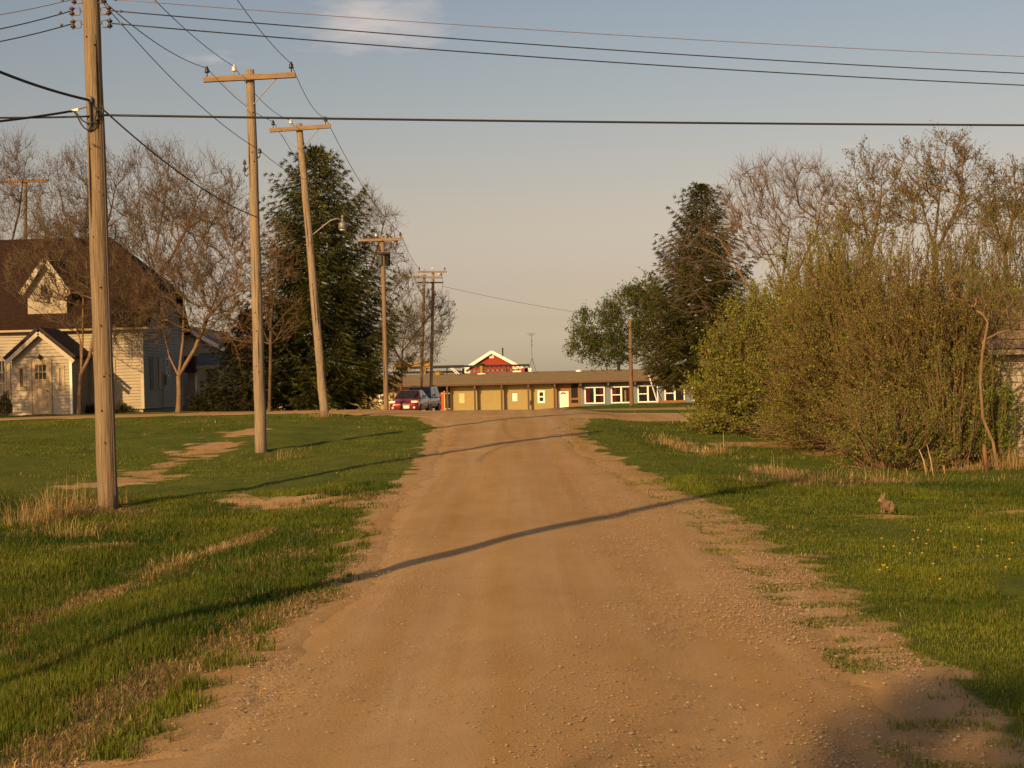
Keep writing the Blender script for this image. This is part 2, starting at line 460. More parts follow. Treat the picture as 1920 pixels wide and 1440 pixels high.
def gravel_nodes(n, l, pos):
    """colour and height of the packed gravel, shared by road and bare earth"""
    def noise(scale, st=(1, 1, 1), det=6, ro=.6):
        mp = n.new('ShaderNodeMapping'); mp.inputs['Scale'].default_value = st; l.new(pos, mp.inputs[0])
        z = n.new('ShaderNodeTexNoise'); z.inputs['Scale'].default_value = scale; z.inputs['Detail'].default_value = det; z.inputs['Roughness'].default_value = ro
        l.new(mp.outputs[0], z.inputs[0]); return z.outputs[0]
    def rampc(src, stops):
        r = n.new('ShaderNodeValToRGB'); e = r.color_ramp.elements
        e[0].position, e[0].color = stops[0][0], (*stops[0][1], 1); e[1].position, e[1].color = stops[-1][0], (*stops[-1][1], 1)
        for p_, c_ in stops[1:-1]:
            q = e.new(p_); q.color = (*c_, 1)
        l.new(src, r.inputs[0]); return r.outputs[0]
    def mix(a, b, f, mode='MIX'):
        m = n.new('ShaderNodeMix'); m.data_type = 'RGBA'; m.blend_type = mode
        if isinstance(f, float): m.inputs[0].default_value = f
        else: l.new(f, m.inputs[0])
        l.new(a, m.inputs[6]); l.new(b, m.inputs[7]); return m.outputs[2]
    big = rampc(noise(.5), [(.3, (.295, .192, .088)), (.5, (.32, .212, .10)), (.7, (.345, .232, .115))])
    streak = rampc(noise(1.0, (1.5, .07, 1), 4), [(.34, (.97, .90, .76)), (.5, (1, 1, 1)), (.66, (1.06, 1.12, 1.26))])
    c = mix(big, streak, .85, 'MULTIPLY')
    trk = rampc(noise(2.6, (1.25, .025, 1), 5, .5), [(.36, (.97, .90, .78)), (.47, (1.0, .99, .96)), (.55, (1.02, 1.03, 1.05)), (.66, (1.14, 1.19, 1.34))])
    c = mix(c, trk, .65, 'MULTIPLY')
    patch = rampc(noise(3.5, (1, .45, 1), 5), [(.3, (.93, .92, .91)), (.7, (1.08, 1.08, 1.08))])
    c = mix(c, patch, .8, 'MULTIPLY')
    fine = rampc(noise(90, (1, 1, 1), 3, .8), [(.28, (.62, .60, .58)), (.45, (.95, .95, .95)), (.6, (1.05, 1.05, 1.05)), (.78, (1.5, 1.5, 1.5))])
    c = mix(c, fine, .75, 'MULTIPLY')
    h = noise(55, (1, 1, 1), 5, .75)
    return c, h, noise, rampc, mix

def road_material():
    m, n, l, p = newmat('packed_gravel')
    tc = n.new('ShaderNodeTexCoord')
    c, h, *_ = gravel_nodes(n, l, tc.outputs['Object'])
    l.new(c, p.inputs['Base Color']); p.inputs['Roughness'].default_value = .95; p.inputs['Specular IOR Level'].default_value = .1
    b = n.new('ShaderNodeBump'); b.inputs['Strength'].default_value = .55; b.inputs['Distance'].default_value = .012
    l.new(h, b.inputs['Height']); l.new(b.outputs[0], p.inputs['Normal'])
    return m
def ground_material():
    m, n, l, p = newmat('grassy_soil')
    tc = n.new('ShaderNodeTexCoord')
    c, h, noise, rampc, mix = gravel_nodes(n, l, tc.outputs['Object'])
    g = rampc(noise(1.1, (1, 1, 1), 8, .7), [(.3, (.042, .064, .009)), (.5, (.068, .092, .012)), (.72, (.105, .115, .02))])
    g = mix(g, rampc(noise(26, (1, 1, 1), 4, .8), [(.3, (.5, .5, .5)), (.7, (1.45, 1.4, 1.3))]), .8, 'MULTIPLY')
    s = rampc(noise(14, (1, 1, 1), 6, .7), [(.3, (.10, .065, .03)), (.7, (.28, .19, .09))])
    a1 = n.new('ShaderNodeAttribute'); a1.attribute_name = 'straw'
    a2 = n.new('ShaderNodeAttribute'); a2.attribute_name = 'dirt'
    def ragged(att, sc, amt):
        nz = noise(sc, (1, 1.6, 1), 5, .7)
        m1 = n.new('ShaderNodeMath'); m1.operation = 'MULTIPLY_ADD'; l.new(nz, m1.inputs[0]); m1.inputs[1].default_value = amt; l.new(att.outputs['Fac'], m1.inputs[2])
        r = n.new('ShaderNodeMapRange'); r.interpolation_type = 'SMOOTHSTEP'; r.inputs[1].default_value = .36 + amt * .5; r.inputs[2].default_value = .64 + amt * .5
        l.new(m1.outputs[0], r.inputs[0]); return r.outputs[0]
    x = mix(g, s, ragged(a1, 9, .8)); x = mix(x, c, ragged(a2, 11, .7))
    l.new(x, p.inputs['Base Color']); p.inputs['Roughness'].default_value = .95; p.inputs['Specular IOR Level'].default_value = .1
    b = n.new('ShaderNodeBump'); b.inputs['Strength'].default_value = .6; b.inputs['Distance'].default_value = .014
    l.new(h, b.inputs['Height']); l.new(b.outputs[0], p.inputs['Normal'])
    return m
M_ROAD, M_GROUND = road_material(), ground_material()
ground = npmesh('ground', np.stack([XX, YY, ZZ], -1).reshape(-1, 3), GF, M_GROUND, smooth=True, attrs={'dirt': DM, 'straw': SM})
tag(ground, 'grassy ground with ditches, lawns and bare patches around the gravel road', kind='structure')

def strip(rows, xl, xr, nc, skew=None):
    """a gravel sheet row by row; its rim dips under the turf"""
    t = np.linspace(0, 1, nc); X = xl[:, None] + (xr - xl)[:, None] * t[None]
    Yv = np.repeat(rows[:, None], nc, 1)
    if skew is not None: Yv = Yv + skew(X)
    Z = G(X, Yv) + 0.012 + (fbm(X * 2.1, Yv * .7, 13) - .5) * .010
    rut = np.exp(-((np.abs(X - (xl + xr)[:, None] / 2) - .85) / .3) ** 2) * 0.015
    Z -= np.where(np.abs(X) < 4, rut, 0)
    ed = np.minimum(X - xl[:, None], xr[:, None] - X)
    Z += -.006 - .032 * (1 - sstep(-.02, .42, ed))
    ii = np.arange(X.size).reshape(X.shape)
    F = np.stack([ii[:-1, :-1], ii[:-1, 1:], ii[1:, 1:], ii[1:, :-1]], -1).reshape(-1, 4)
    return np.stack([X, Yv, Z], -1).reshape(-1, 3), F
r1 = spaced([(-40, 4, 2, .5), (4, 20, .06, .08), (20, 47.2, .1, .2)])
a_, b_ = road_edges(r1)
V1, F1 = strip(r1, a_ + .18, b_ - .18, 56)
Vc, Fc = [], []
off = len(V1)
r3 = spaced([(53.0, 155, .6, 3)])
V3, F3 = strip(r3, np.full(len(r3), -13.0), np.where(r3 > 62, 3.4, 2.7), 30)
V3[:, 2] -= 0.004
road = npmesh('gravel_road', np.concatenate([V1, V3]), np.concatenate([F1, F3 + off]), M_ROAD, smooth=True)
tag(road, 'tan packed gravel road running straight to the low building', kind='structure')
r2 = spaced([(46.0, 54.6, .15, .15)])
WEST = lambda x: 3.0 * sstep(-4.5, -8.0, np.asarray(x, float))     # the left arm starts farther back
xx2 = np.concatenate([np.arange(-90, -12, 3), np.arange(-12, 14, .3), np.arange(14, 91, 3)])
X2 = np.repeat(xx2[None], len(r2), 0); Y2 = np.repeat(r2[:, None], len(xx2), 1) + .5 * (fbm(X2 * .7, X2 * 0 + 1.7, 31) - .5)
Y2 = Y2 + WEST(X2) * (54.6 - Y2) / 8.6; Z2 = G(X2, Y2) + .018; Z2[0] -= .05; Z2[-1] -= .05
mid = (np.abs(X2 + .3) < 2.6); Z2[0] = np.where(mid[0], Z2[0] + .02, Z2[0])
I2 = np.arange(X2.size).reshape(X2.shape)
cross = npmesh('cross_road', np.stack([X2, Y2, Z2], -1).reshape(-1, 3), np.stack([I2[:-1, :-1], I2[:-1, 1:], I2[1:, 1:], I2[1:, :-1]], -1).reshape(-1, 4), M_ROAD, smooth=True)
tag(cross, 'gravel cross road passing in front of the house and the building', kind='structure')
r4 = spaced([(62.3, 68.2, .4, .4)])
V4, F4 = strip(r4, np.full(len(r4), 2.0), np.full(len(r4), 70.0), 60)
path = npmesh('gravel_path', V4, F4, M_ROAD, smooth=True)
tag(path, 'narrow gravel drive between two grass strips before the blue wall', kind='structure')
# ------------------------------------------------------------------ materials of built things
M_POLE = mat('weathered_pole_wood', (.122, .095, .068), rough=.9, col2=(.295, .232, .165), nscale=9, stretch=(6, 6, .14), bump=.8, bscale=14)
M_POLED = mat('grey_pole_wood', (.13, .09, .058), rough=.9, col2=(.22, .16, .105), nscale=7, stretch=(5, 5, .25), bump=.5, bscale=9)
M_ARM = mat('crossarm_wood', (.155, .108, .066), rough=.9, col2=(.25, .18, .115), nscale=5, stretch=(.6, 6, 6), bump=.4, bscale=12)
M_METAL = mat('galvanised_metal', (.17, .165, .155), rough=.55, metal=.5, var=.15, nscale=8)
M_DKMETAL = mat('dark_metal', (.016, .016, .016), rough=.5, metal=.3, var=.2)
M_INS = mat('dark_porcelain', (.02, .022, .024), rough=.25, spec=.5)
M_INSW = mat('white_porcelain', (.62, .58, .5), rough=.3, spec=.5)
M_INSB = mat('brown_porcelain', (.06, .02, .012), rough=.25, spec=.5)
M_WIRE = mat('black_cable', (.018, .018, .019), rough=.6)
M_WIREL = mat('pale_wire', (.16, .12, .10), rough=.6)
M_SIDING = mat('cream_siding_paint', (.325, .29, .225), rough=.65, var=.10, nscale=2, stretch=(1, 1, .5))
M_TRIM = mat('cream_trim_paint', (.40, .36, .29), rough=.55, var=.05)
M_TAN = mat('tan_door_paint', (.34, .27, .17), rough=.55, var=.06)
M_ROOFB = mat('brown_shingle', (.010, .0046, .0022), rough=.95, col2=(.028, .0125, .0055), nscale=5, stretch=(1, 1, 2.5), bump=.7, bscale=16)
M_ROOFDK = mat('dark_roof_edge', (.03, .024, .02), rough=.9, var=.2)
M_ROOFG = mat('grey_shingle', (.11, .10, .088), rough=.95, var=.2, nscale=8, bump=.5, bscale=20)
M_ROOFT = mat('brown_grey_low_roof', (.15, .105, .05), rough=.95, col2=(.215, .155, .075), nscale=2.2, stretch=(.5, 1, 1), bump=.5, bscale=8)
M_WHITE = mat('white_paint', (.78, .75, .68), rough=.5, var=.04)
M_BRICK = mat('buff_brick', (.262, .208, .088), rough=.85, col2=(.312, .252, .112), nscale=4, stretch=(1, 1, 3), bump=.3, bscale=30)
M_CREAM = mat('cream_panel', (.55, .44, .22), rough=.6, var=.05)
M_BLUE = mat('blue_grey_paint', (.12, .155, .185), rough=.65, var=.06, nscale=2)
M_BROWNP = mat('brown_stained_wood', (.19, .085, .025), rough=.6, col2=(.25, .12, .035), nscale=4, stretch=(4, 4, .5))
M_POST = mat('dark_brown_post', (.085, .055, .035), rough=.7, var=.2)
M_EAVE = mat('brown_fascia', (.095, .06, .04), rough=.8, var=.15)
M_ORANGE = mat('orange_red_paint', (.48, .055, .014), rough=.5, var=.05)
M_BARN = mat('barn_red_metal', (.245, .024, .012), rough=.55, var=.08, nscale=3)
M_CURT = mat('red_curtain', (.22, .012, .015), rough=.9, var=.2, nscale=10, stretch=(3, 3, .3))
M_GLASS = glassmat('dark_glass')
M_GLASSC = glassmat('clear_glass', clear=.75)
M_DARK = mat('dark_interior', (.012, .011, .010), rough=.9, var=.2)
M_YELLOW = mat('yellow_machine_paint', (.27, .16, .015), rough=.5, var=.1)
M_BRASS = mat('brass_vent_metal', (.30, .19, .05), rough=.4, metal=.7, var=.25, nscale=6)
M_GREYBOARD = mat('weathered_white_board', (.24, .21, .16), rough=.9, col2=(.36, .32, .25), nscale=6, stretch=(.5, 4, 5), bump=.4, bscale=20)
M_OLDSH = mat('weathered_wood_shingle', (.095, .07, .05), rough=.95, col2=(.19, .145, .105), nscale=8, stretch=(4, 4, 1), bump=.5, bscale=20)
M_CONC = mat('concrete', (.33, .29, .25), rough=.9, var=.2)
M_RUST = mat('dark_red_step', (.10, .03, .02), rough=.85, var=.2)
M_TIRE = mat('black_rubber', (.015, .015, .015), rough=.85, var=.2)
def carpaint(name, col):
    m, n, l, p = newmat(name)
    p.inputs['Base Color'].default_value = (*col, 1); p.inputs['Roughness'].default_value = .3
    p.inputs['Coat Weight'].default_value = .6; p.inputs['Coat Roughness'].default_value = .08
    return m
M_REDCAR = carpaint('red_car_paint', (.17, .005, .008)); M_BLUECAR = carpaint('dark_blue_car_paint', (.03, .035, .05))
M_LAMPG = glassmat('lamp_lens', (.75, .72, .66)); M_AMBER = glassmat('amber_lens', (.8, .30, .02))
M_FUR = mat('rabbit_fur', (.10, .062, .038), rough=.95, col2=(.24, .165, .10), nscale=14, bump=.8, bscale=90)
M_FURW = mat('pale_fur', (.36, .28, .18), rough=.95, var=.2, nscale=20)
M_BIRD = mat('black_feathers', (.008, .007, .007), rough=.5, var=.3)

# ------------------------------------------------------------------ utility poles
def insulator(mb, p, s=1.0):
    return mb.lathe(p, [(.012 * s, -.10 * s), (.012 * s, 0), (.055 * s, 0), (.06 * s, .03 * s), (.035 * s, .05 * s), (.05 * s, .065 * s), (.05 * s, .09 * s), (.025 * s, .105 * s), (.032 * s, .125 * s), (.015 * s, .15 * s)], 10)
def pole(name, label, base_px, top_px, Y, r0, r1, m=M_POLE, zt=None, seed=1):
    b = P(*base_px, Y); b.z = gz(b.x, Y) - .25
    t = P(*top_px, Y) if zt is None else Vector((b.x, Y, zt))
    root = thing(name, label, 'utility pole', (b.x, b.y, b.z + .25))
    rs = random.Random(seed); pts, rad = [], []
    n = 16
    for i in range(n + 1):
        s = i / n; p = b.lerp(t, s)
        pts.append(p + Vector((rs.uniform(-1, 1), rs.uniform(-1, 1), 0)) * .008); rad.append((r0 + (r1 - r0) * s) * rs.uniform(.975, 1.03))
    mb = MB(); mb.tube(pts, rad, 14); mb.build('pole_shaft', m, root, smooth=True)
    # drying cracks and old bolt holes
    mk = MB()
    for k in range(5):
        s0 = rs.uniform(.1, .7); a = rs.uniform(-.9, .9)
        q0, q1 = b.lerp(t, s0), b.lerp(t, s0 + rs.uniform(.08, .22))
        rr = (r0 + (r1 - r0) * s0) * .985; o_ = Vector((math.sin(a) * rr, -math.cos(a) * rr, 0))
        mk.tube([q0 + o_, q0.lerp(q1, .5) + o_ * 1.005, q1 + o_ * .985], [.002, .011, .002], 4)
    for k in range(7):
        s0 = rs.uniform(.2, .97); a = rs.uniform(-.5, .5); rr = (r0 + (r1 - r0) * s0) * 1.0
        mk.lathe(b.lerp(t, s0) + Vector((math.sin(a) * rr, -math.cos(a) * rr, 0)), [(.012, -.012), (.016, 0), (.012, .012)], 6)
    o = mk.build('cracks_and_bolts', M_DARK, root); o['kind'] = 'stuff'
    return root, b, t
def crossarm(root, a, b, t, pins, w=.10, brace=True, side=-1, mats=(M_INS, M_INSW, M_INS), pole_r=.11, m=M_ARM, depth=-.14):
    """arm from a to b bolted on the near face of the pole; pins: fractions along the arm"""
    o = Vector((0, depth, 0))
    a, b = a + o, b + o
    MB().beam(a, b, w, w * 1.2).build('crossarm', m, root)
    c = Vector((t.x, a.y, a.lerp(b, .5).z))
    u = (b - a).normalized()
    f = (c - a).dot(u)
    if brace:
        for s in (-1, 1):
            p = a + u * (f + s * .62) + Vector((0, .02, -w * .6)); q = a + u * f + Vector((s * pole_r * .6, .06, -.62))
            MB().beam(p, q, .035, .012).build('crossarm_brace', M_METAL, root)
    out = []
    for k, fr in enumerate(pins):
        p = a.lerp(b, fr) + Vector((0, 0, w * .6 + .10))
        o = insulator(MB(), p).build('insulator', mats[k % len(mats)], root, smooth=True)
        out.append(p + Vector((0, 0, .11)))
    return out
def spool(root, p, s=1.0, toward=None):
    """spool insulator on a clevis"""
    insulator(MB(), p, s * .95).build('insulator', M_INS, root, smooth=True)
    if toward is not None:
        q = Vector(toward)
        MB().tube([p + Vector((0, 0, -.09 * s)), p.lerp(q, .5) + Vector((0, 0, -.14 * s)), q + Vector((0, 0, -.06 * s))], .013, 6).build('bracket', M_DKMETAL, root)
    return p + Vector((0, 0, .09 * s))

M_POLE1 = mat('grey_brown_pole_wood', (.095, .072, .048), rough=.9, col2=(.25, .19, .125), nscale=9, stretch=(6, 6, .14), bump=.8, bscale=14)
N1, b1, t1 = pole('utility_pole', 'thick weathered wooden pole nearest on the left, crossing lines tied near its top', (203, 950), (169, -62), 22, .155, .125, M_POLE1, seed=3)
N2, b2, t2 = pole('utility_pole', 'pale wooden pole with the highest crossarm, second from the road corner', (490, 852), (469, 131), 33, .138, .10, seed=4)
N3, b3, t3 = pole('utility_pole', 'leaning wooden pole with crossarm carrying the larger street lamp', (610, 780), (561, 232), 44, .14, .10, seed=5)
N4, b4, t4 = pole('utility_pole', 'brown wooden pole with grey transformers hung under its crossarm', (724.5, 775), (717, 442), 60, .105, .085, M_POLED, seed=6)
N5, b5, t5 = pole('utility_pole', 'darker of the two adjoining poles behind the cars', (788, 772), (795.5, 515), 92, .11, .09, M_POLED, seed=7)
N6, b6, t6 = pole('utility_pole', 'wooden pole behind the cars carrying a small lamp on a curved arm', (807.5, 772), (812, 508), 93, .115, .09, M_POLE, seed=8)
N7, b7, t7 = pole('utility_pole', 'orange brown pole standing on a grass mound before the blue wall', (1184, 758), (1181.5, 598), 84, .125, .10, mat('orange_pole_wood', (.11, .066, .037), rough=.9, col2=(.19, .12, .068), nscale=7, stretch=(5, 5, .3)), seed=9)
N8, b8, t8 = pole('utility_pole', 'distant pole with orange crossarm half hidden among the bare trees', (46, 770), (48, 338), 79, .11, .09, M_POLED, seed=10)
PX0 = Vector((-4.75, 6.3, 0)); N0 = None
def outpole(x, y, h, label, seed):
    b = Vector((x, y, gz(x, y) - .2)); root = thing('utility_pole', label, 'utility pole', (x, y, b.z + .2)); t = b + Vector((.0, 0, h))
    rs = random.Random(seed)
    MB().tube([b.lerp(t, i / 8) for i in range(9)], [.145 - .04 * i / 8 for i in range(9)], 12).build('pole_shaft', M_POLE, root, smooth=True)
    return root, b, t
N0, b0, t0 = outpole(-4.75, 6.3, 9.9, 'wooden pole standing left beside the viewer, its shadow crossing the road', 1)
ins0 = crossarm(N0, t0 + Vector((-1.15, 0, -1.1)), t0 + Vector((1.15, 0, -1.1)), t0, (.04, .34, .96))
ins2 = crossarm(N2, P(384, 152, 33), P(556, 143, 33), t2, (.04, .335, .955))
ins3 = crossarm(N3, P(507, 246, 44), P(621, 238, 44), t3, (.06, .35, .92))
ins4 = crossarm(N4, P(676, 451, 60), P(757, 449, 60), t4, (.08, .37, .93), w=.085, brace=False)
ins5 = crossarm(N5, P(769, 519, 92), P(829, 521, 92), t5, (.03, .9, .97), w=.09)
ins6 = crossarm(N6, P(784, 510, 93), P(838, 510, 93), t6, (.05, .5, .93), w=.09)
MB().beam(P(783, 530, 93) + Vector((0, -.12, 0)), P(831, 530, 93) + Vector((0, -.12, 0)), .09).build('crossarm', M_DKMETAL, N6)
ins8 = crossarm(N8, P(12, 341, 79), P(92, 339, 79), t8, (.1, .9), brace=False, m=mat('orange_crossarm_wood', (.26, .14, .05), rough=.9, var=.15), w=.13)
# spools on pole 2
sp2 = spool(N2, P(488, 288, 33) + Vector((0, -.05, 0)), .8, P(481, 287, 33))
spool(N2, P(459.5, 309, 33) + Vector((0, -.05, 0)), .8, P(466, 309, 33)); spool(N2, P(459.5, 322, 33) + Vector((0, -.05, 0)), .8, P(466, 322, 33))
sp3 = spool(N3, P(580, 342, 44) + Vector((0, -.05, 0)), .8, P(573, 342, 44)); spool(N3, P(580, 356, 44), .7, P(573, 356, 44))
# dead-end shackles on pole 1
def shackle(px, py, s, m):
    """clevis with spool: s = -1 left, 1 right"""
    p = P(px, py, 22)
    d = 1 if s > 0 else -1
    y = Vector((0, -.03, 0))
    mb = MB(); pole_edge = P(px - d * 30, py - .5 * d, 22)
    mb.tube([pole_edge + y, p + Vector((-d * .13, 0, 0)) + y], .012, 6)
    for sg in (-1, 1):
        mb.tube([p + Vector((-d * .13, 0, 0)) + y, p + Vector((-d * .12, 0, sg * .055)) + y, p + Vector((d * .02, 0, sg * .06)) + y], .012, 6)
    mb.tube([p + Vector((0, 0, -.085)) + y, p + Vector((0, 0, .085)) + y], .009, 6)
    mb.build('clevis', M_METAL, N1, smooth=True)
    MB().lathe(p + y, [(.03, -.055), (.042, -.05), (.042, -.03), (.022, -.012), (.022, .012), (.042, .03), (.042, .05), (.03, .055)], 10).build('insulator', m, N1, smooth=True)
    MB().lathe(p + y + Vector((d * .18, 0, -.012)), [(.018, -.02), (.028, 0), (.018, .02)], 8).build('wire_clamp', M_METAL, N1)
    return p + y + Vector((d * .03, 0, 0))
sR1 = shackle(205, 21, 1, M_INSB); sR2 = shackle(207, 45, 1, M_INS); sL1 = shackle(136, 22, -1, M_INSB); sL2 = shackle(138, 46, -1, M_INSB)
sR0 = shackle(196, -1, 1, M_INSB); sL0 = shackle(140, 0, -1, M_INSB)
# telephone hardware and drip loops on pole 1
def loop(pxs, r=.012, Y=21.83): MB().tube([P(x, y, Y) for x, y in pxs], r, 6).build('drip_loop', M_WIRE, N1, smooth=True)
loop([(137, 208), (143, 214), (147, 222), (152, 232), (158, 240), (166, 244.5), (172, 243), (177, 236), (178, 224), (181, 210), (186, 204), (191, 203)])
loop([(140, 208), (147, 217), (155, 226), (163, 231), (170, 231), (177, 228), (185, 222), (190, 214)])
loop([(168, 189), (169, 200), (170, 214), (170.5, 228), (170, 238), (167, 244)], .016)
loop([(189, 196), (194, 203), (193, 211), (190, 216)], .014)
MB().lathe(P(169.5, 188, 21.83), [(.02, -.05), (.035, -.03), (.035, .04), (.02, .06)], 8).build('cable_clamp', M_METAL, N1)
MB().beam(P(132, 209, 21.9), P(147, 205, 21.9), .035).build('guy_grip', M_INSW, N1)
MB().beam(P(147, 205, 21.9), P(166, 199, 21.95), .02).build('guy_grip', M_METAL, N1)
MB().box(P(176, 271, 21.82), (.075, .01, .018), Matrix.Rotation(.25, 3, 'Y')).build('metal_tag', M_DKMETAL, N1)
for px_, py_2 in ((186, 360), (180, 330), (195, 520), (188, 610), (199, 700), (190, 770), (196, 830)):
    MB().box(P(px_, py_2, 21.84), (.012, .012, .03)).build('staple', M_DKMETAL, N1)
MB().tube([P(203 - .0345 * k * 25 + 13.5, 930 - k * 25, 21.90) for k in range(30)], .006, 4).build('ground_wire', M_WIREL, N1)
# lamps
def streetlamp(root, p0, pm, p1, head, s):
    ctl = [p0, p0.lerp(pm, .5), pm, pm.lerp(p1, .5) + Vector((0, 0, .05 * s)), p1 + Vector((0, 0, .02)), head + Vector((0, 0, .17 * s))]
    MB().tube(ctl, .027 * s, 8).build('lamp_arm', M_METAL, root, smooth=True)
    MB().lathe(head, [(.12 * s, -.15 * s), (.145 * s, -.13 * s), (.145 * s, .05 * s), (.11 * s, .09 * s), (.05 * s, .115 * s), (.042 * s, .24 * s), (.058 * s, .26 * s), (.05 * s, .32 * s), (.02 * s, .34 * s)], 16).build('lamp_head', M_METAL, root, smooth=True)
    MB().lathe(head + Vector((0, 0, -.152 * s)), [(.06 * s, -.04 * s), (.10 * s, -.02 * s), (.115 * s, 0)], 12).build('lamp_globe', M_LAMPG, root, smooth=True)
streetlamp(N3, P(581, 445, 44), P(606, 424, 44), P(630, 411, 44), P(642.5, 422, 44), .92)
streetlamp(N6, P(812, 577, 93), P(829, 568, 93), P(845, 566, 93), P(851, 570, 93), .75)
# transformers on pole 4 and pole hardware
for dx in (-6.5, 7.5):
    c = P(720 + dx * .9, 485, 60)
    MB().lathe(c + Vector((0, -.05 if dx < 0 else .05, 0)), [(.09, -.30), (.105, -.27), (.105, .20), (.112, .22), (.112, .24), (.07, .27)], 14).build('transformer', M_DKMETAL if dx > 0 else mat('grey_transformer', (.06, .065, .06), rough=.5), N4, smooth=True)
    for k in (-1, 1):
        insulator(MB(), c + Vector((k * .05, 0, .35)), .9).build('bushing', M_INSB, N4, smooth=True)
MB().beam(P(709, 476, 60) + Vector((0, -.18, 0)), P(733, 474.5, 60) + Vector((0, -.18, 0)), .07).build('transformer_bracket', M_DKMETAL, N4)
for px, py in ((733, 458), (744, 452)):
    MB().lathe(P(px, py, 60), [(.03, -.18), (.05, -.12), (.03, -.05), (.05, 0), (.03, .08)], 8).build('fuse_cutout', M_INSB, N4, smooth=True)
for px, py in ((803, 545), (811, 546), (816, 550)):
    MB().lathe(P(px, py, 92.5) + Vector((0, -.15, 0)), [(.03, -.16), (.07, -.08), (.03, 0), (.06, .08), (.02, .14)], 8).build('fuse_cutout', M_INSB, N6, smooth=True)
MB().tube([P(828, 512, 93), P(831, 530, 93), P(828, 548, 93), P(822, 552, 93)], .012, 5).build('jumper_wire', M_WIRE, N6)
MB().tube([P(816, 545, 93), P(819, 560, 93), P(821, 574, 93)], .014, 5).build('jumper_wire', M_WIRE, N6)

# ------------------------------------------------------------------ wires
def wire(label, a, b, sag, r, m=M_WIRE, name='power_line', cat='power line', n=22, group=None):
    a, b = Vector(a), Vector(b)
    pts = [a.lerp(b, i / n) - Vector((0, 0, sag * 4 * (i / n) * (1 - i / n))) for i in range(n + 1)]
    o = MB().tube(pts, r, 5).build(name, m, smooth=True)
    return tag(o, label, cat, group)
def farend(px, py, Y, k=1.0):
    return P(px, py, Y)
wire('thin pale wire, topmost of the three lines crossing right from the near pole', sR0, P(2200, 117, 27), .10, .0062, M_WIREL)
wire('middle black line of three crossing the sky rightward from the near pole', sR1, P(2200, 149, 27), .12, .0100)
wire('lowest black line of three crossing the sky rightward from the near pole', sR2, P(2200, 171, 27), .12, .0105)
wire('thin pale wire leaving the near pole leftward at the picture top', sL0, P(-220, 55, 20), .06, .0062, M_WIREL)
wire('upper black line leaving the near pole leftward', sL1, P(-220, 84, 20), .08, .009)
wire('lower black line leaving the near pole leftward', sL2, P(-220, 106, 20), .08, .009)
c1 = P(190, 216, 21.9)
wire('thick black telephone cable stretched across the whole picture right of the near pole', c1, P(2300, 236, 25), .035, .0185, name='telephone_cable', cat='telephone cable')
wire('thick black telephone cable running left from the near pole to the picture edge', P(168, 218, 21.88), P(-240, 216, 21), .03, .0155, name='telephone_cable', cat='telephone cable')
wire('heavy cable pair held by a silver grip, dropping left from the near pole', P(136, 208, 21.9), P(-230, 243, 19), .05, .0185, name='telephone_cable', cat='telephone cable')
wire('thick cable slanting down from the upper left corner to the near pole', P(-420, -95, 15.0), P(168, 188, 21.83), .22, .022, name='telephone_cable', cat='telephone cable')
wire('cable slanting from the near pole down to the pole with the highest crossarm', P(192, 204, 21.9), P(484, 408, 32.85), .20, .013, name='telephone_cable', cat='telephone cable')
top1 = P(190, -2, 21.9)
wire('line from the near pole top curving to the outer left crossarm insulator', top1, ins2[0], .16, .0085)
wire('thin wire from the near pole top to the side spool of the next pole', P(184, -6, 21.9), sp2, .24, .0075)
wire('line from overhead to the white insulator on the highest crossarm', ins0[1], ins2[1], .75, .0075)
wire('line from overhead to the right end of the highest crossarm', ins0[2], ins2[2], .75, .0075)
for k, w_ in enumerate(('left', 'middle', 'right')):
    wire(f'{w_} one of three lines between highest crossarm and lamp pole crossarm', ins2[k], ins3[k], .18 + .05 * k, .008)
    wire(f'{w_} one of three lines from the lamp pole toward the transformer pole', ins3[k], ins4[k], .42, .0095)
wire('low wire from the side spool past the top of the big spruce', sp2, sp3, .12, .007)
wire('line from the transformer crossarm to the double poles, upper one', ins4[2], ins6[0], .25, .011)
wire('line from the transformer crossarm to the double poles, lower one', P(736, 488, 60), P(769, 519, 92), .2, .009)
wire('faint thin wire hanging over the road toward the orange brown pole', P(831, 537, 93), P(1181.5, 600, 84), .15, .010)

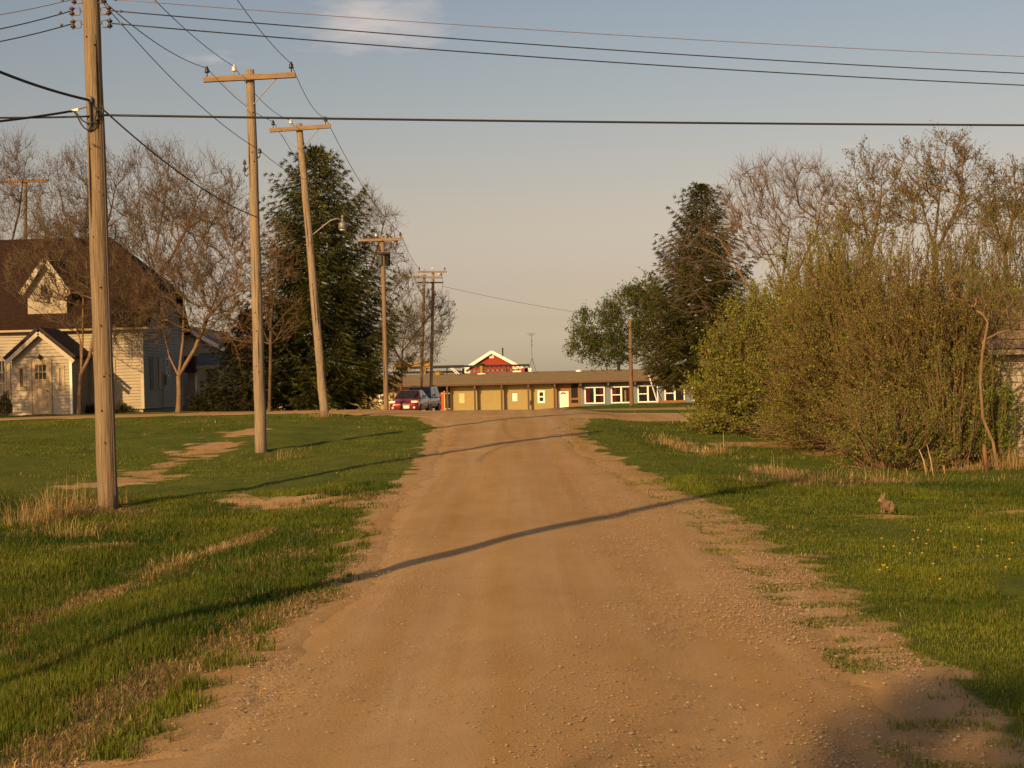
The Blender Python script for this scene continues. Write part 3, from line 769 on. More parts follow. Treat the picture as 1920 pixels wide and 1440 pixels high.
# ------------------------------------------------------------------ the white house
HY = 62.0
def fx(px, py, Y): return P(px, py, Y).x
def fz(px, py, Y): return P(px, py, Y).z
hx1 = fx(268, 690, HY); hx0 = -27.0; HD = 7.6
hz0 = gz(-17, HY) - .1; heave = fz(200, 609, HY)
house = thing('white_house', 'white clapboard house with brown half hipped roof and gabled porch', 'house', (-20, HY, hz0))
MB().bb((hx0, HY, hz0 + .28), (hx1, HY + HD, heave)).build('wall', M_SIDING, house)
MB().bb((hx0 + .04, HY + .05, hz0 - .3), (hx1 - .05, HY + HD - .05, hz0 + .29)).build('foundation', M_CONC, house)
def clap(x0, x1, y, z0, z1, parent, gap=.135, holes=(), axis='x', out=-1, m=None):
    """overlapping boards, too thin to pick apart from here: one joined part"""
    mb = MB(); z = z0
    while z < z1 - .02:
        zt = min(z + gap, z1)
        spans = [(x0, x1)]
        for hx_0, hx_1, hz_0, hz_1 in holes:
            if zt > hz_0 and z < hz_1:
                ns = []
                for a, b in spans:
                    if hx_0 > a and hx_0 < b: ns.append((a, hx_0))
                    if hx_1 < b and hx_1 > a: ns.append((hx_1, b))
                    if hx_1 <= a or hx_0 >= b: ns.append((a, b))
                spans = ns
        for a, b in spans:
            if axis == 'x':
                mb.add([(a, y, zt), (b, y, zt), (b, y + out * .004, zt), (a, y + out * .004, zt), (a, y, z), (b, y, z), (b, y + out * .042, z), (a, y + out * .042, z)],
                       [(3, 2, 6, 7), (7, 6, 5, 4), (0, 3, 7, 4), (1, 5, 6, 2), (0, 1, 2, 3)])
            else:
                mb.add([(y, a, zt), (y, b, zt), (y + out * .004, b, zt), (y + out * .004, a, zt), (y, a, z), (y, b, z), (y + out * .042, b, z), (y + out * .042, a, z)],
                       [(3, 2, 6, 7), (7, 6, 5, 4), (0, 3, 7, 4), (1, 5, 6, 2), (0, 1, 2, 3)])
        z = zt
    o = mb.build('siding', m or M_SIDING, parent); o['kind'] = 'stuff'; return o
def window(parent, x0, x1, z0, z1, Y, cols, rows, fm=M_TRIM, fw=.07, proud=.05, glass=M_GLASS, axis='y', sgn=-1, bars=None, name='window'):
    """frame proud of the wall, each pane its own piece; axis 'x' for a side wall at x = Y"""
    mb = MB()
    def bx(a0, a1, c0, c1, d0, d1):
        if axis == 'y': mb.bb((a0, Y + sgn * d0, c0), (a1, Y + sgn * d1, c1))
        else: mb.bb((Y + sgn * d0, a0, c0), (Y + sgn * d1, a1, c1))
    bx(x0, x1, z1 - fw, z1, 0, proud); bx(x0, x1, z0, z0 + fw, 0, proud + .01)
    bx(x0, x0 + fw, z0 + fw, z1 - fw, 0, proud - .002); bx(x1 - fw, x1, z0 + fw, z1 - fw, 0, proud - .002)
    iw, ih = x1 - x0 - 2 * fw, z1 - z0 - 2 * fw; t = min(.035, fw * .5)
    for i in range(1, cols): c = x0 + fw + iw * i / cols; bx(c - t / 2, c + t / 2, z0 + fw, z1 - fw, 0, proud - .01)
    for j in range(1, rows): c = z0 + fw + ih * j / rows; bx(x0 + fw, x1 - fw, c - t / 2, c + t / 2, 0, proud - .014)
    f = mb.build(name, fm, parent)
    for i in range(cols):
        for j in range(rows):
            mb = MB()
            bx(x0 + fw + iw * i / cols + t / 2, x0 + fw + iw * (i + 1) / cols - t / 2, z0 + fw + ih * j / rows + t / 2, z0 + fw + ih * (j + 1) / rows - t / 2, .004, .014)
            mb.build('pane', glass, f)
    return f
# front wall siding, side wall siding
wl0, wl1 = (fx(-8, 700, HY), fx(12, 700, HY)); wz0, wz1 = fz(5, 742, HY), fz(5, 674, HY)
wr0, wr1 = fx(176, 700, HY), fx(203, 700, HY); wq0, wq1 = fz(190, 739, HY), fz(190, 672, HY)
clap(hx0, hx1 - .1, HY, hz0 + .28, heave, house, holes=[(wl0, wl1, wz0, wz1), (wr0, wr1, wq0, wq1)])
clap(HY + .1, HY + HD, hx1, hz0 + .28, heave, house, axis='y', out=1)
MB().bb((hx1 - .1, HY - .035, hz0 + .28), (hx1 + .035, HY + .1, heave)).build('corner_board', M_TRIM, house)
window(house, wl0, wl1, wz0, wz1, HY, 3, 3)
window(house, wr0, wr1, wq0, wq1, HY, 2, 2)
for a, b in ((172, 175.5), (206, 217)):
    MB().bb((fx(a, 700, HY), HY - .06, wq0), (fx(b, 700, HY), HY - .001, wq1)).build('shutter', M_TAN, house)
MB().bb((fx(13.5, 700, HY), HY - .06, wz0), (fx(20, 700, HY), HY - .001, wz1)).build('shutter', M_TAN, house)
window(house, HY + 3.9, HY + 4.6, fz(300, 706, 66), fz(300, 672, 66), hx1, 1, 2, M_WHITE, axis='x', sgn=1)
for a in (1.05, 2.55):
    MB().bb((hx1 + .001, HY + a, fz(280, 730, 63)), (hx1 + .07, HY + a + .5, fz(280, 669, 63))).build('shutter', mat('grey_shutter', (.22, .20, .17), var=.1) if a < 2 else M_TAN, house)
MB().bb((hx1 + .001, HY + 3.55, fz(295, 722, 66)), (hx1 + .16, HY + 3.85, fz(295, 703, 66))).build('meter_box', M_METAL, house)
MB().tube([Vector((hx1 + .06, HY + 3.3, hz0 + .3)), Vector((hx1 + .06, HY + 3.3, fz(295, 700, 66)))], .03, 6).build('conduit', M_TRIM, house)
# main roof: steep front slope, half hip at the right end
ry, rz = HY + HD / 2, fz(150, 446, HY + HD / 2)
ez = heave - .12; oh = .3
rdx = fx(207, 447, ry)
kz = fz(308, 540, ry); kf = (kz - ez) / (rz - ez)            # height where the hip begins
kx = hx1 + .35
yf, yb = HY - oh, HY + HD + oh
yk0, yk1 = yf + (ry - yf) * kf, yb + (ry - yb) * kf
A = [(hx0 - .3, yf, ez), (kx, yf, ez), (kx, yk0, kz), (rdx, ry, rz), (hx0 - .3, ry, rz)]
B = [(hx0 - .3, ry, rz), (rdx, ry, rz), (kx, yk1, kz), (kx, yb, ez), (hx0 - .3, yb, ez)]
mb = MB(); mb.slab(A, .12); mb.slab(B, .12); mb.slab([(kx, yk0, kz), (kx, yk1, kz), (rdx, ry, rz)], .12)
rf = mb.build('roof', M_ROOFB, house)
MB().add([(hx1, HY + .0, heave - .02), (hx1, HY + HD, heave - .02), (hx1, yk1 - .12, kz - .12), (hx1, yk0 + .12, kz - .12)], [(0, 1, 2, 3)]).build('gable_wall', M_SIDING, house)
MB().bb((hx0 - .3, yf - .03, ez - .12), (kx, yf + .02, ez - .03)).build('fascia', M_TAN, house)
gw0 = HY + 3.1
window(house, gw0, gw0 + .9, fz(290, 600, 66), fz(290, 566, 66), hx1, 1, 2, M_TAN, axis='x', sgn=1)
# dormer
dy = HY + .35
dx0, dx1 = fx(52, 570, dy), fx(125, 570, dy); dzb, dze, dza = fz(88, 598, dy), fz(88, 540, dy), fz(88, 482, dy)
dmx = (dx0 + dx1) / 2
dorm = MB().add([(dx0, dy, dzb), (dx1, dy, dzb), (dx1, dy, dze), (dmx, dy, dza - .1), (dx0, dy, dze), (dx0, dy + 4, dzb), (dx1, dy + 4, dzb), (dx1, dy + 4, dze), (dmx, dy + 4, dza - .1), (dx0, dy + 4, dze)],
                [(0, 1, 2, 3, 4), (0, 4, 9, 5), (1, 6, 7, 2), (4, 3, 8, 9), (3, 2, 7, 8)]).build('dormer_wall', M_SIDING, house)
mb = MB()
for s in (-1, 1):
    e = dx0 - .22 if s < 0 else dx1 + .22; ze = dze - .18
    mb.slab([(dmx, dy - .25, dza), (dmx, dy + 4, dza), (e, dy + 4, ze), (e, dy - .25, ze)][::s], .10)
mb.build('dormer_roof', M_ROOFB, house)
mb = MB()
for s in (-1, 1):
    e = dx0 - .2 if s < 0 else dx1 + .2
    mb.beam((dmx, dy - .27, dza - .12), (e, dy - .27, dze - .27), .04, .2)
mb.build('dormer_bargeboard', M_TRIM, house)
window(house, fx(74, 545, dy), fx(92, 545, dy), fz(84, 558, dy), fz(84, 532, dy), dy, 2, 1)
# gabled porch
py_ = HY - 2.6
px0, px1 = fx(23, 720, py_), fx(134, 720, py_); pzb = gz(-19, py_) + .02; pze, pza = fz(80, 668, py_), fz(75, 618, py_)
pmx = fx(76, 640, py_)
door0, door1 = fx(56, 720, py_), fx(98, 720, py_); doorz = fz(77, 673, py_)
MB().add([(px0, py_, pzb), (px1, py_, pzb), (px1, py_, pze), (pmx, py_, pza - .1), (px0, py_, pze), (px0, HY, pzb), (px1, HY, pzb), (px1, HY, pze), (pmx, HY, pza - .1), (px0, HY, pze)],
         [(0, 1, 2, 3, 4), (0, 4, 9, 5), (1, 6, 7, 2), (4, 3, 8, 9), (3, 2, 7, 8)]).build('porch_wall', M_SIDING, house)
sl = [(fx(32, 700, py_), fx(49, 700, py_), fz(40, 732, py_), fz(40, 685, py_)), (fx(106, 700, py_), fx(121.5, 700, py_), fz(114, 730, py_), fz(114, 684, py_))]
clap(px0, px1 - .06, py_, pzb, pze, house, holes=[(door0, door1, pzb, doorz)] + sl)
clap(py_ + .06, HY - .03, px1, pzb, pze, house, axis='y', out=1)
mb = MB(); z = pze
while z < pza - .25:
    f = (z - pze) / (pza - pze); a = px0 + (pmx - px0) * f; b = px1 + (pmx - px1) * f
    mb.add([(a, py_ - .004, z + .135), (b, py_ - .004, z + .135), (b, py_ - .042, z), (a, py_ - .042, z), (a, py_, z), (b, py_, z)], [(0, 1, 2, 3), (3, 2, 5, 4)]); z += .135
o = mb.build('gable_siding', M_SIDING, house); o['kind'] = 'stuff'
MB().bb((px1 - .06, py_ - .035, pzb), (px1 + .035, py_ + .06, pze)).build('corner_board', M_WHITE, house)
mb = MB()
for s in (-1, 1):
    e = fx(13, 672, py_) if s < 0 else fx(143, 668, py_); ze = pze - .12
    mb.slab([(pmx, py_ - .3, pza), (pmx, HY + .01, pza), (e, HY + .01, ze), (e, py_ - .3, ze)][::s], .12)
mb.build('porch_roof', M_ROOFDK, house)
mb = MB()
for s in (-1, 1):
    e = fx(13, 672, py_) if s < 0 else fx(143, 668, py_)
    mb.beam((pmx, py_ - .27, pza - .15), (e + .03 * -s, py_ - .27, pze - .26), .05, .16)
mb.build('porch_bargeboard', M_TRIM, house)
d = MB().bb((door0 + .1, py_ - .045, pzb + .05), (door1 - .1, py_ - .004, doorz - .08)).build('front_door', M_TAN, house)
dm0, dm1 = door0 + .22, door1 - .22
mb = MB().bb((door0, py_ - .07, pzb), (door0 + .1, py_ - .001, doorz)).bb((door1 - .1, py_ - .07, pzb), (door1, py_ - .001, doorz)).bb((door0 + .1, py_ - .068, doorz - .08), (door1 - .1, py_ - .001, doorz))
mb.build('door_frame', M_TAN, house)
dwz0, dwz1 = fz(77, 712, py_), fz(77, 683, py_)
for i in range(3):
    for j in range(2):
        w_, h_ = (dm1 - dm0) / 3, (dwz1 - dwz0) / 2
        MB().bb((dm0 + w_ * i + .02, py_ - .05, dwz0 + h_ * j + .03), (dm0 + w_ * (i + 1) - .02, py_ - .046, dwz0 + h_ * (j + 1) - .03)).build('pane', M_GLASS, d)
for k in range(2):
    zz = pzb + .25 + k * .48
    MB().bb((dm0 - .03, py_ - .055, zz), (dm1 + .03, py_ - .044, zz + .36)).build('door_panel', M_TAN, d)
MB().bb((dm0 + .02, py_ - .057, dwz0 - .42), (dm1 - .02, py_ - .044, dwz0 - .12)).build('door_panel', M_TAN, d)
MB().lathe((door1 - .19, py_ - .09, pzb + 1.02), [(.015, -.03), (.03, 0), (.015, .03)], 8).build('door_handle', M_METAL, d)
for s in sl: window(house, *s, py_, 1, 1, M_TAN, fw=.13, glass=mat('grey_blind', (.20, .19, .17), rough=.5) if s is sl[1] else M_GLASS)
MB().lathe((fx(76, 668, py_), py_ - .13, fz(76, 669, py_)), [(.05, -.1), (.075, -.06), (.06, .06), (.02, .1)], 8).build('porch_light', M_DKMETAL, house)
MB().bb((door0 - .15, py_ - .55, pzb - .14), (door1 + .2, py_ - .03, pzb + .03)).build('door_step', M_RUST, house)

# ------------------------------------------------------------------ second white house with garage
Y2_ = 73.0
g2 = gz(-17, Y2_) - .1
h2 = thing('white_house', 'second white house with grey roof and lean-to, half hidden by the forked tree', 'house', (-16.5, Y2_, g2))
ax0, ax1 = fx(300, 690, Y2_), fx(409, 690, Y2_)
az = fz(405, 650, Y2_); apx, apz = fx(348, 610, Y2_), fz(340, 614, Y2_)
D2 = 9
MB().add([(ax0, Y2_, g2), (ax1, Y2_, g2), (ax1, Y2_, az), (apx, Y2_, apz), (ax0, Y2_, az), (ax0, Y2_ + D2, g2), (ax1, Y2_ + D2, g2), (ax1, Y2_ + D2, az), (apx, Y2_ + D2, apz), (ax0, Y2_ + D2, az)],
         [(0, 1, 2, 3, 4), (0, 4, 9, 5), (1, 6, 7, 2), (4, 3, 8, 9), (3, 2, 7, 8)]).build('wall', M_SIDING, h2)
clap(ax0, ax1 - .05, Y2_, g2, az, h2); clap(Y2_ + .05, Y2_ + D2, ax1, g2, az, h2, axis='y', out=1)
mb = MB(); ex = ax1 + .45; ez2 = az - .12
mb.slab([(apx, Y2_ - .4, apz + .12), (ex, Y2_ - .4, ez2 + .05), (ex, Y2_ + D2 + .4, ez2 + .05), (apx, Y2_ + D2 + .4, apz + .12)], .12)
mb.slab([(ax0 - .45, Y2_ - .4, ez2 + .05), (apx, Y2_ - .4, apz + .12), (apx, Y2_ + D2 + .4, apz + .12), (ax0 - .45, Y2_ + D2 + .4, ez2 + .05)], .12)
mb.build('roof', M_ROOFG, h2)
MB().beam((apx, Y2_ - .42, apz - .02), (ex, Y2_ - .42, ez2 - .08), .04, .2).beam((apx, Y2_ - .423, apz - .02), (ax0 - .45, Y2_ - .423, ez2 - .08), .04, .2).build('bargeboard', M_WHITE, h2)
window(h2, Y2_ + 1.6, Y2_ + 2.9, fz(420, 712, 75), fz(420, 674, 75), ax1, 2, 1, mat('reddish_window_frame', (.30, .12, .07), var=.1), axis='x', sgn=1)
window(h2, Y2_ + 4.6, Y2_ + 5.6, fz(435, 705, 78), fz(435, 682, 78), ax1, 1, 2, M_WHITE, axis='x', sgn=1)
# lean-to entry in front
ly = Y2_ - 3.0
lx0, lx1 = fx(352, 700, ly), fx(407, 700, ly); lz1, lz0 = fz(395, 662, Y2_), fz(390, 684, ly)
MB().slab([(lx0, ly - .3, lz0), (lx1 + .2, ly - .3, lz0), (lx1 + .2, Y2_ - .03, lz1), (lx0, Y2_ - .03, lz1)], .1).build('lean_to_roof', M_ROOFG, h2)
MB().bb((lx0, ly - .32, lz0 - .2), (lx1 + .2, ly - .28, lz0 - .02)).build('fascia', M_TRIM, h2)
MB().bb((lx0, ly, g2), (fx(367, 730, ly), Y2_ - .04, lz0 - .12)).build('lean_to_wall', M_SIDING, h2)
MB().bb((fx(350, 680, ly), ly - .5, fz(350, 699, ly)), (fx(370, 680, ly), ly - .05, fz(350, 668, ly))).build('wooden_canopy', mat('dark_brown_board', (.05, .03, .02), var=.2), h2)
MB().bb((fx(373, 730, ly + 1.2), Y2_ - .07, g2 + .1), (fx(387, 730, Y2_), Y2_ - .035, g2 + 2.1)).build('door', M_BLUE, h2)
MB().bb((fx(366, 730, ly), ly - .02, g2), (fx(368.5, 730, ly), ly + .08, lz0 - .1)).build('porch_post', M_WHITE, h2)

# ------------------------------------------------------------------ the long low building
SY = 155.0
sz0 = -1.3
seave = (fz(840, 719, SY) + fz(1300, 707, SY)) / 2 - .05
sx0, sx1 = fx(486, 760, SY), fx(1420, 740, SY); sxm = fx(1089, 750, SY)
SD_ = 14.0
school = thing('low_school_building', 'long single storey building with buff brick left half and blue grey right half', 'building', (0, SY, sz0))
MB().bb((sx0, SY, sz0 - .4), (sxm, SY + SD_, seave + .12)).build('brick_wall', M_BRICK, school)
MB().bb((sxm + .002, SY - .02, sz0 - .4), (sx1, SY + SD_ - .01, seave + .118)).build('blue_wall', M_BLUE, school)
rzv = (fz(900, 698.5, SY + 6) + fz(1250, 691, SY + 6)) / 2
oh_ = 1.15
mb = MB()
mb.slab([(sx0 - .5, SY - oh_, seave), (sx1 + .5, SY - oh_, seave), (sx1 + .5, SY + SD_ / 2, rzv), (sx0 - .5, SY + SD_ / 2, rzv)], .14)
mb.slab([(sx0 - .5, SY + SD_ / 2, rzv), (sx1 + .5, SY + SD_ / 2, rzv), (sx1 + .5, SY + SD_ + 1, seave), (sx0 - .5, SY + SD_ + 1, seave)], .14)
mb.build('roof', M_ROOFT, school)
MB().bb((sx0 - .5, SY - oh_ - .05, seave - .26), (sx1 + .5, SY - oh_ + .03, seave - .03)).build('fascia', M_EAVE, school)
def sx(px): return fx(px, 745, SY)
def szp(px, py): return fz(px, py, SY)
posts = [739, 816, 839.5, 891, 941, 991, 1040]
for p_ in posts:
    MB().bb((sx(p_) - .11, SY - .95, sz0 - .2), (sx(p_) + .09, SY - .72, seave - .2)).build('roof_post', M_POST, school)
for p_ in posts + [1088, 1140, 1190, 1241, 1292]:
    MB().bb((sx(p_) - .1, SY - oh_ + .06, seave - .62), (sx(p_) + .1, SY - .022, seave - .13)).build('roof_beam', M_POST, school)
for p_ in (846, 894.5, 944.5, 1036.5):
    MB().bb((sx(p_) - .09, SY - .12, sz0 - .2), (sx(p_) + .09, SY - .001, seave - .1)).build('wall_post', mat('tan_post', (.40, .26, .11), var=.1) if p_ == 846 else M_BRICK, school)
def panel(name, x0, x1, y0, y1, m, d=.05, y=SY, z_off=0):
    return MB().bb((sx(x0), y - d, szp((x0 + x1) / 2, y1)), (sx(x1), y - .001, szp((x0 + x1) / 2, y0))).build(name, m, school)
panel('wall_panel', 861, 871, 738, 756, M_CREAM); panel('wall_panel', 910, 921, 737, 753, M_BRICK, .03); 
panel('wall_panel', 960, 970, 736, 753, M_DARK, .03)['label'] = 'dark rimmed panel'
MB().bb((sx(960.6), SY - .06, szp(965, 752.5)), (sx(970), SY - .031, szp(965, 736.8))).build('wall_panel', M_WHITE, school)
panel('electrical_box', 992.5, 995.5, 751, 758, M_METAL, .2)
# red door bay
panel('transom', 817, 845, 722, 737, M_GLASS, .03)
rd = panel('red_door', 820.5, 832, 739, 771, M_ORANGE, .06)
rd['label'] = 'orange red door with narrow dark slit window'
o = MB().bb((sx(825), SY - .075, szp(826, 767)), (sx(827), SY - .061, szp(826, 743))).build('pane', M_GLASS, rd)
panel('door_sidelight', 835, 844, 739, 771, M_GLASS, .04)
mb = MB()
for a, b, c, d_ in ((816.6, 834.5, 736.6, 738.6), (832.3, 834.4, 733, 771), (834.6, 845, 736.8, 738.4), (834.6, 845, 765.8, 767.6), (816.2, 819.8, 739, 771)):
    mb.bb((sx(a), SY - .085, szp(a, d_)), (sx(b), SY - .002, szp(a, c)))
mb.build('door_frame', mat('tan_frame', (.55, .36, .15), var=.08), school)
def sch_window(x0, x1, y0, y1, left_bar, right_bar, curt=(), m=M_WHITE):
    X0, X1 = sx(x0), sx(x1); Z0, Z1 = szp((x0 + x1) / 2, y1), szp((x0 + x1) / 2, y0); y = SY - .022
    f = MB(); w = .13
    f.bb((X0, y - .14, Z1 - w), (X1, y - .001, Z1)).bb((X0, y - .15, Z0), (X1, y - .001, Z0 + w))
    f.bb((X0, y - .138, Z0 + w), (X0 + w, y - .001, Z1 - w)).bb((X1 - w, y - .138, Z0 + w), (X1, y - .001, Z1 - w))
    xm = (X0 + X1) / 2; f.bb((xm - .09, y - .138, Z0 + w), (xm + .09, y - .001, Z1 - w)); zm = (Z0 + Z1) / 2
    if left_bar: f.bb((X0 + w, y - .13, zm - .05), (xm - .09, y - .06, zm + .05))
    if right_bar: f.bb((xm + .09, y - .13, zm - .05), (X1 - w, y - .06, zm + .05))
    fr = f.build('window', m, school)
    MB().bb((X0 + w, y - .02, Z0 + w), (X1 - w, y - .004, Z1 - w)).build('dark_room', M_DARK, fr)
    for a, b in ((X0 + w, xm - .09), (xm + .09, X1 - w)):
        MB().bb((a + .003, y - .105, Z0 + w + .003), (b - .003, y - .095, Z1 - w - .003)).build('pane', M_GLASSC, fr)
    for c0, c1 in curt:
        a, b = X0 + (X1 - X0) * c0, X0 + (X1 - X0) * c1; n = 8; mb = MB(); vs = []
        for i in range(n + 1):
            xx = a + (b - a) * i / n; yy = y - .05 + .018 * (-1) ** i
            vs += [(xx, yy, Z0 + w + .02), (xx, yy, Z1 - w - .02)]
        mb.add(vs, [(2 * i, 2 * i + 2, 2 * i + 3, 2 * i + 1) for i in range(n)]); mb.build('curtain', M_CURT, fr, fix=False)
    return fr
sch_window(1096, 1134, 725, 757, False, True, ((.07, .27), (.78, .93)))
w2_ = sch_window(1145.5, 1184, 724, 756, True, False, ((.08, .26), (.82, .94)))
MB().bb((sx(1171), SY - .07, szp(1172, 753)), (sx(1174), SY - .05, szp(1172, 732))).build('pale_strip', M_CREAM, w2_)
sch_window(1195.5, 1234, 722, 754.5, True, False); sch_window(1246, 1284, 721, 753, True, False)
sch_window(1297, 1336, 719.5, 751, True, False); sch_window(1348, 1386, 718, 750, True, False)
sw = MB().bb((sx(1008), SY - .07, szp(1015, 756)), (sx(1022), SY - .001, szp(1015, 732))).build('small_window', M_WHITE, school)
for a, b in ((735.5, 742.5), (745, 752)):
    MB().bb((sx(1011.5), SY - .078, szp(1015, b)), (sx(1018.5), SY - .0701, szp(1015, a))).build('pane', M_GLASS, sw)
for a, b in ((740, 749), (750.5, 758)):
    sw = MB().bb((sx(711), SY - .07, szp(715, b)), (sx(721), SY - .001, szp(715, a))).build('small_window', M_WHITE, school)
    for q in (0, 1):
        MB().bb((sx(712.6 + q * 4), SY - .08, szp(715, b - 1.5)), (sx(715.8 + q * 4), SY - .0701, szp(715, a + 1.5))).build('pane', M_GLASS, sw)
panel('wood_surround', 1042.5, 1068.5, 720, 772, M_BROWNP, .05)
wd = MB().bb((sx(1046.5), SY - .10, sz0 - .1), (sx(1066), SY - .051, szp(1056, 733.5))).build('white_door', M_WHITE, school)
cx_, cz_ = (sx(1051) + sx(1061.5)) / 2, szp(1056, 739.5)
for k in range(4):
    a0, a1 = math.pi * (k + .1) / 4, math.pi * (k + .9) / 4
    MB().prism([(cx_ + .11 * math.cos(a0), cz_ + .09 * math.sin(a0)), (cx_ + .31 * math.cos(a0), cz_ + .26 * math.sin(a0)), (cx_ + .31 * math.cos(a1), cz_ + .26 * math.sin(a1)), (cx_ + .11 * math.cos(a1), cz_ + .09 * math.sin(a1))], SY - .108, SY - .1005).build('fanlight_pane', M_GLASS, wd)
MB().lathe((sx(1064.3), SY - .13, szp(1056, 755)), [(.02, -.03), (.04, 0), (.02, .03)], 8).build('door_handle', M_METAL, wd)
bp = panel('brown_entry', 1069.2, 1088, 717, 772, M_BROWNP, .05)
for a, b, c, d_ in ((1071, 1083.5, 719.5, 746), (1071, 1084, 749.5, 755.5)):
    MB().bb((sx(a), SY - .06, szp(1078, d_)), (sx(b), SY - .0505, szp(1078, c))).build('pane', M_GLASS, bp)
# things on and around the roof
def roofz(y): return seave + (rzv - seave) * (y - SY + oh_) / (SD_ / 2 + oh_)
def rooftop(name, label, cat, px, y, parts, group=None):
    x = fx(px, 695, y); t = thing(name, label, cat, (x, y, roofz(y)), group)
    for nm, prof, m in parts: MB().lathe((x, y, roofz(y) - .05), prof, 14).build(nm, m, t, smooth=False)
    return t
rooftop('roof_vent', 'brass coloured cylindrical vent on the low roof before the red gable', 'roof vent', 903.5, SY + 6.2, (('vent_base', [(.5, 0), (.5, .12)], M_WHITE), ('vent_drum', [(.30, .12), (.30, .95)], M_BRASS), ('vent_cap', [(.37, .95), (.37, 1.12), (.2, 1.2)], M_DKMETAL)))
rooftop('roof_vent', 'shiny dome vent on the low roof above the orange red door', 'roof vent', 822, SY + 6.4, (('vent_dome', [(.55, 0), (.55, .2), (.45, .38), (.2, .5), (.05, .53)], M_BRASS),))
rooftop('roof_vent', 'pale flat dome vent on the roof near the white door', 'roof vent', 1085, SY + 6.4, (('vent_dome', [(.36, 0), (.34, .1), (.15, .2), (.03, .22)], M_WHITE),))
rooftop('chimney_pipe', 'dark stove pipe standing on the roof above the blue wall', 'chimney pipe', 1160, SY + 6.0, (('pipe', [(.17, 0), (.17, .95)], M_DKMETAL), ('pipe_cap', [(.22, .95), (.22, 1.08), (.05, 1.12)], M_DKMETAL)))
rooftop('roof_vent', 'tiny dark pipe on the roof between dome vent and stove pipe', 'roof vent', 1110, SY + 6.2, (('pipe', [(.06, 0), (.06, .3)], M_DKMETAL),))
rooftop('roof_vent', 'dark stub vent on the roof left of the brass vent', 'roof vent', 868.5, SY + 6.5, (('pipe', [(.16, 0), (.16, .62)], M_DKMETAL), ('vent_cap', [(.2, .62), (.2, .7)], M_DKMETAL)))
# antenna mast with tripod
ay = SY + 6.0; axm = fx(998, 695, ay); az0 = roofz(ay); azt = fz(997.5, 625, ay)
ant = thing('antenna_mast', 'thin antenna mast on a tripod, standing on the low roof', 'antenna', (axm, ay, az0))
MB().tube([(axm, ay, az0), (axm - .02, ay, azt)], .045, 6).build('mast', M_METAL, ant)
for a in (90, 210, 330):
    MB().tube([(axm + .55 * math.cos(R(a + 60)), ay + .55 * math.sin(R(a + 60)), az0 - .06), (axm, ay, az0 + 1.75)], .035, 5).build('tripod_leg', M_METAL, ant)
for k, w_ in ((0, .5), (.12, .36), (.25, .3)):
    MB().tube([(axm - w_, ay, azt - k), (axm + w_, ay, azt - k)], .016, 4).build('antenna_rod', M_METAL, ant)
for k in (.9, 1.35): MB().lathe((axm + .06, ay, azt - k), [(.04, -.06), (.06, 0), (.04, .06)], 6).build('clamp', M_DKMETAL, ant)
# leaning boards, planter
def leanboard(label, x0, y0, x1, y1, w, m=M_WHITE):
    a, b = P(x0, y0, SY - oh_ - .12), P(x1, y1, SY - 2.0); b.z = gz(b.x, b.y) + .02
    o = MB().beam(a, b, w, .05).build('leaning_board', m); tag(o, label, 'board')
leanboard('white board leaning against the eave before the blue wall', 1217, 704, 1234, 757, .16)
for k in (0, 4.5):
    p, q = P(845 + k, 690, SY + 5.6), P(857 + k, 701.5, SY + 5.2); q.z = max(q.z, roofz(SY + 5.2) + .02)
    o = MB().beam(p, q, .16, .05).build('white_strut', M_WHITE); tag(o, 'left one of two white struts slanting onto the low roof' if k == 0 else 'right one of two white struts slanting onto the low roof', 'strut')
pl = thing('planter_box', 'brown wooden planter box under the right hand window of the blue wall', 'planter', (sx(1256), SY - 2.2, gz(sx(1256), SY - 2.2)))
zb = gz(sx(1256), SY - 2.2); ztp = max(zb + .45, szp(1256, 752))
for k in range(3): MB().bb((sx(1233), SY - 2.2, zb + (ztp - zb) * k / 3), (sx(1281), SY - 1.5, zb + (ztp - zb) * (k + .94) / 3)).build('plank', M_BROWNP, pl)

# ------------------------------------------------------------------ red gabled building and machinery behind
BY = 205.0
bx0, bx1 = fx(866, 688, BY), fx(983, 687, BY); bxm = fx(921.5, 657, BY); bze, bza = fz(924, 690, BY), fz(921.5, 657, BY)
bgz = gz(0, BY) - .2
barn = thing('red_barn', 'red metal building with white gable trim behind the low roof', 'barn', (bxm, BY, bgz))
i0, i1 = fx(881, 690, BY), fx(961, 690, BY)
MB().prism([(bx0 + .5, bgz), (bx1 - .5, bgz), (bx1 - .5, bze - .1), (bxm, bza - .35), (bx0 + .5, bze - .1)], BY, BY + 18).build('wall', M_WHITE, barn)
fr_ = lambda x: bze - .1 + (bza - .35 - bze + .1) * (1 - abs(x - bxm) / (bx1 - .5 - bxm if x > bxm else bxm - bx0 - .5))
MB().prism([(i0, bgz), (i1, bgz), (i1, fr_(i1) - .02), (bxm, bza - .4), (i0, fr_(i0) - .02)], BY - .05, BY - .002).build('red_cladding', M_BARN, barn)
rb_ = MB(); x = i0 + .25
while x < i1:
    rb_.bb((x - .03, BY - .09, bgz), (x + .03, BY - .051, fr_(x) - .06)); x += .46
o = rb_.build('cladding_rib', M_BARN, barn); o['kind'] = 'stuff'
mb = MB(); mb.slab([(bxm, BY - .5, bza), (bxm, BY + 18, bza), (bx0, BY + 18, bze - .1), (bx0, BY - .5, bze - .1)], .15); mb.slab([(bx1, BY - .5, bze - .1), (bx1, BY + 18, bze - .1), (bxm, BY + 18, bza), (bxm, BY - .5, bza)], .15)
mb.build('roof', M_WHITE, barn)
MB().beam((bxm, BY - .54, bza - .22), (bx0, BY - .54, bze - .32), .06, .42).beam((bxm, BY - .545, bza - .22), (bx1, BY - .545, bze - .32), .06, .42).build('bargeboard', M_WHITE, barn)
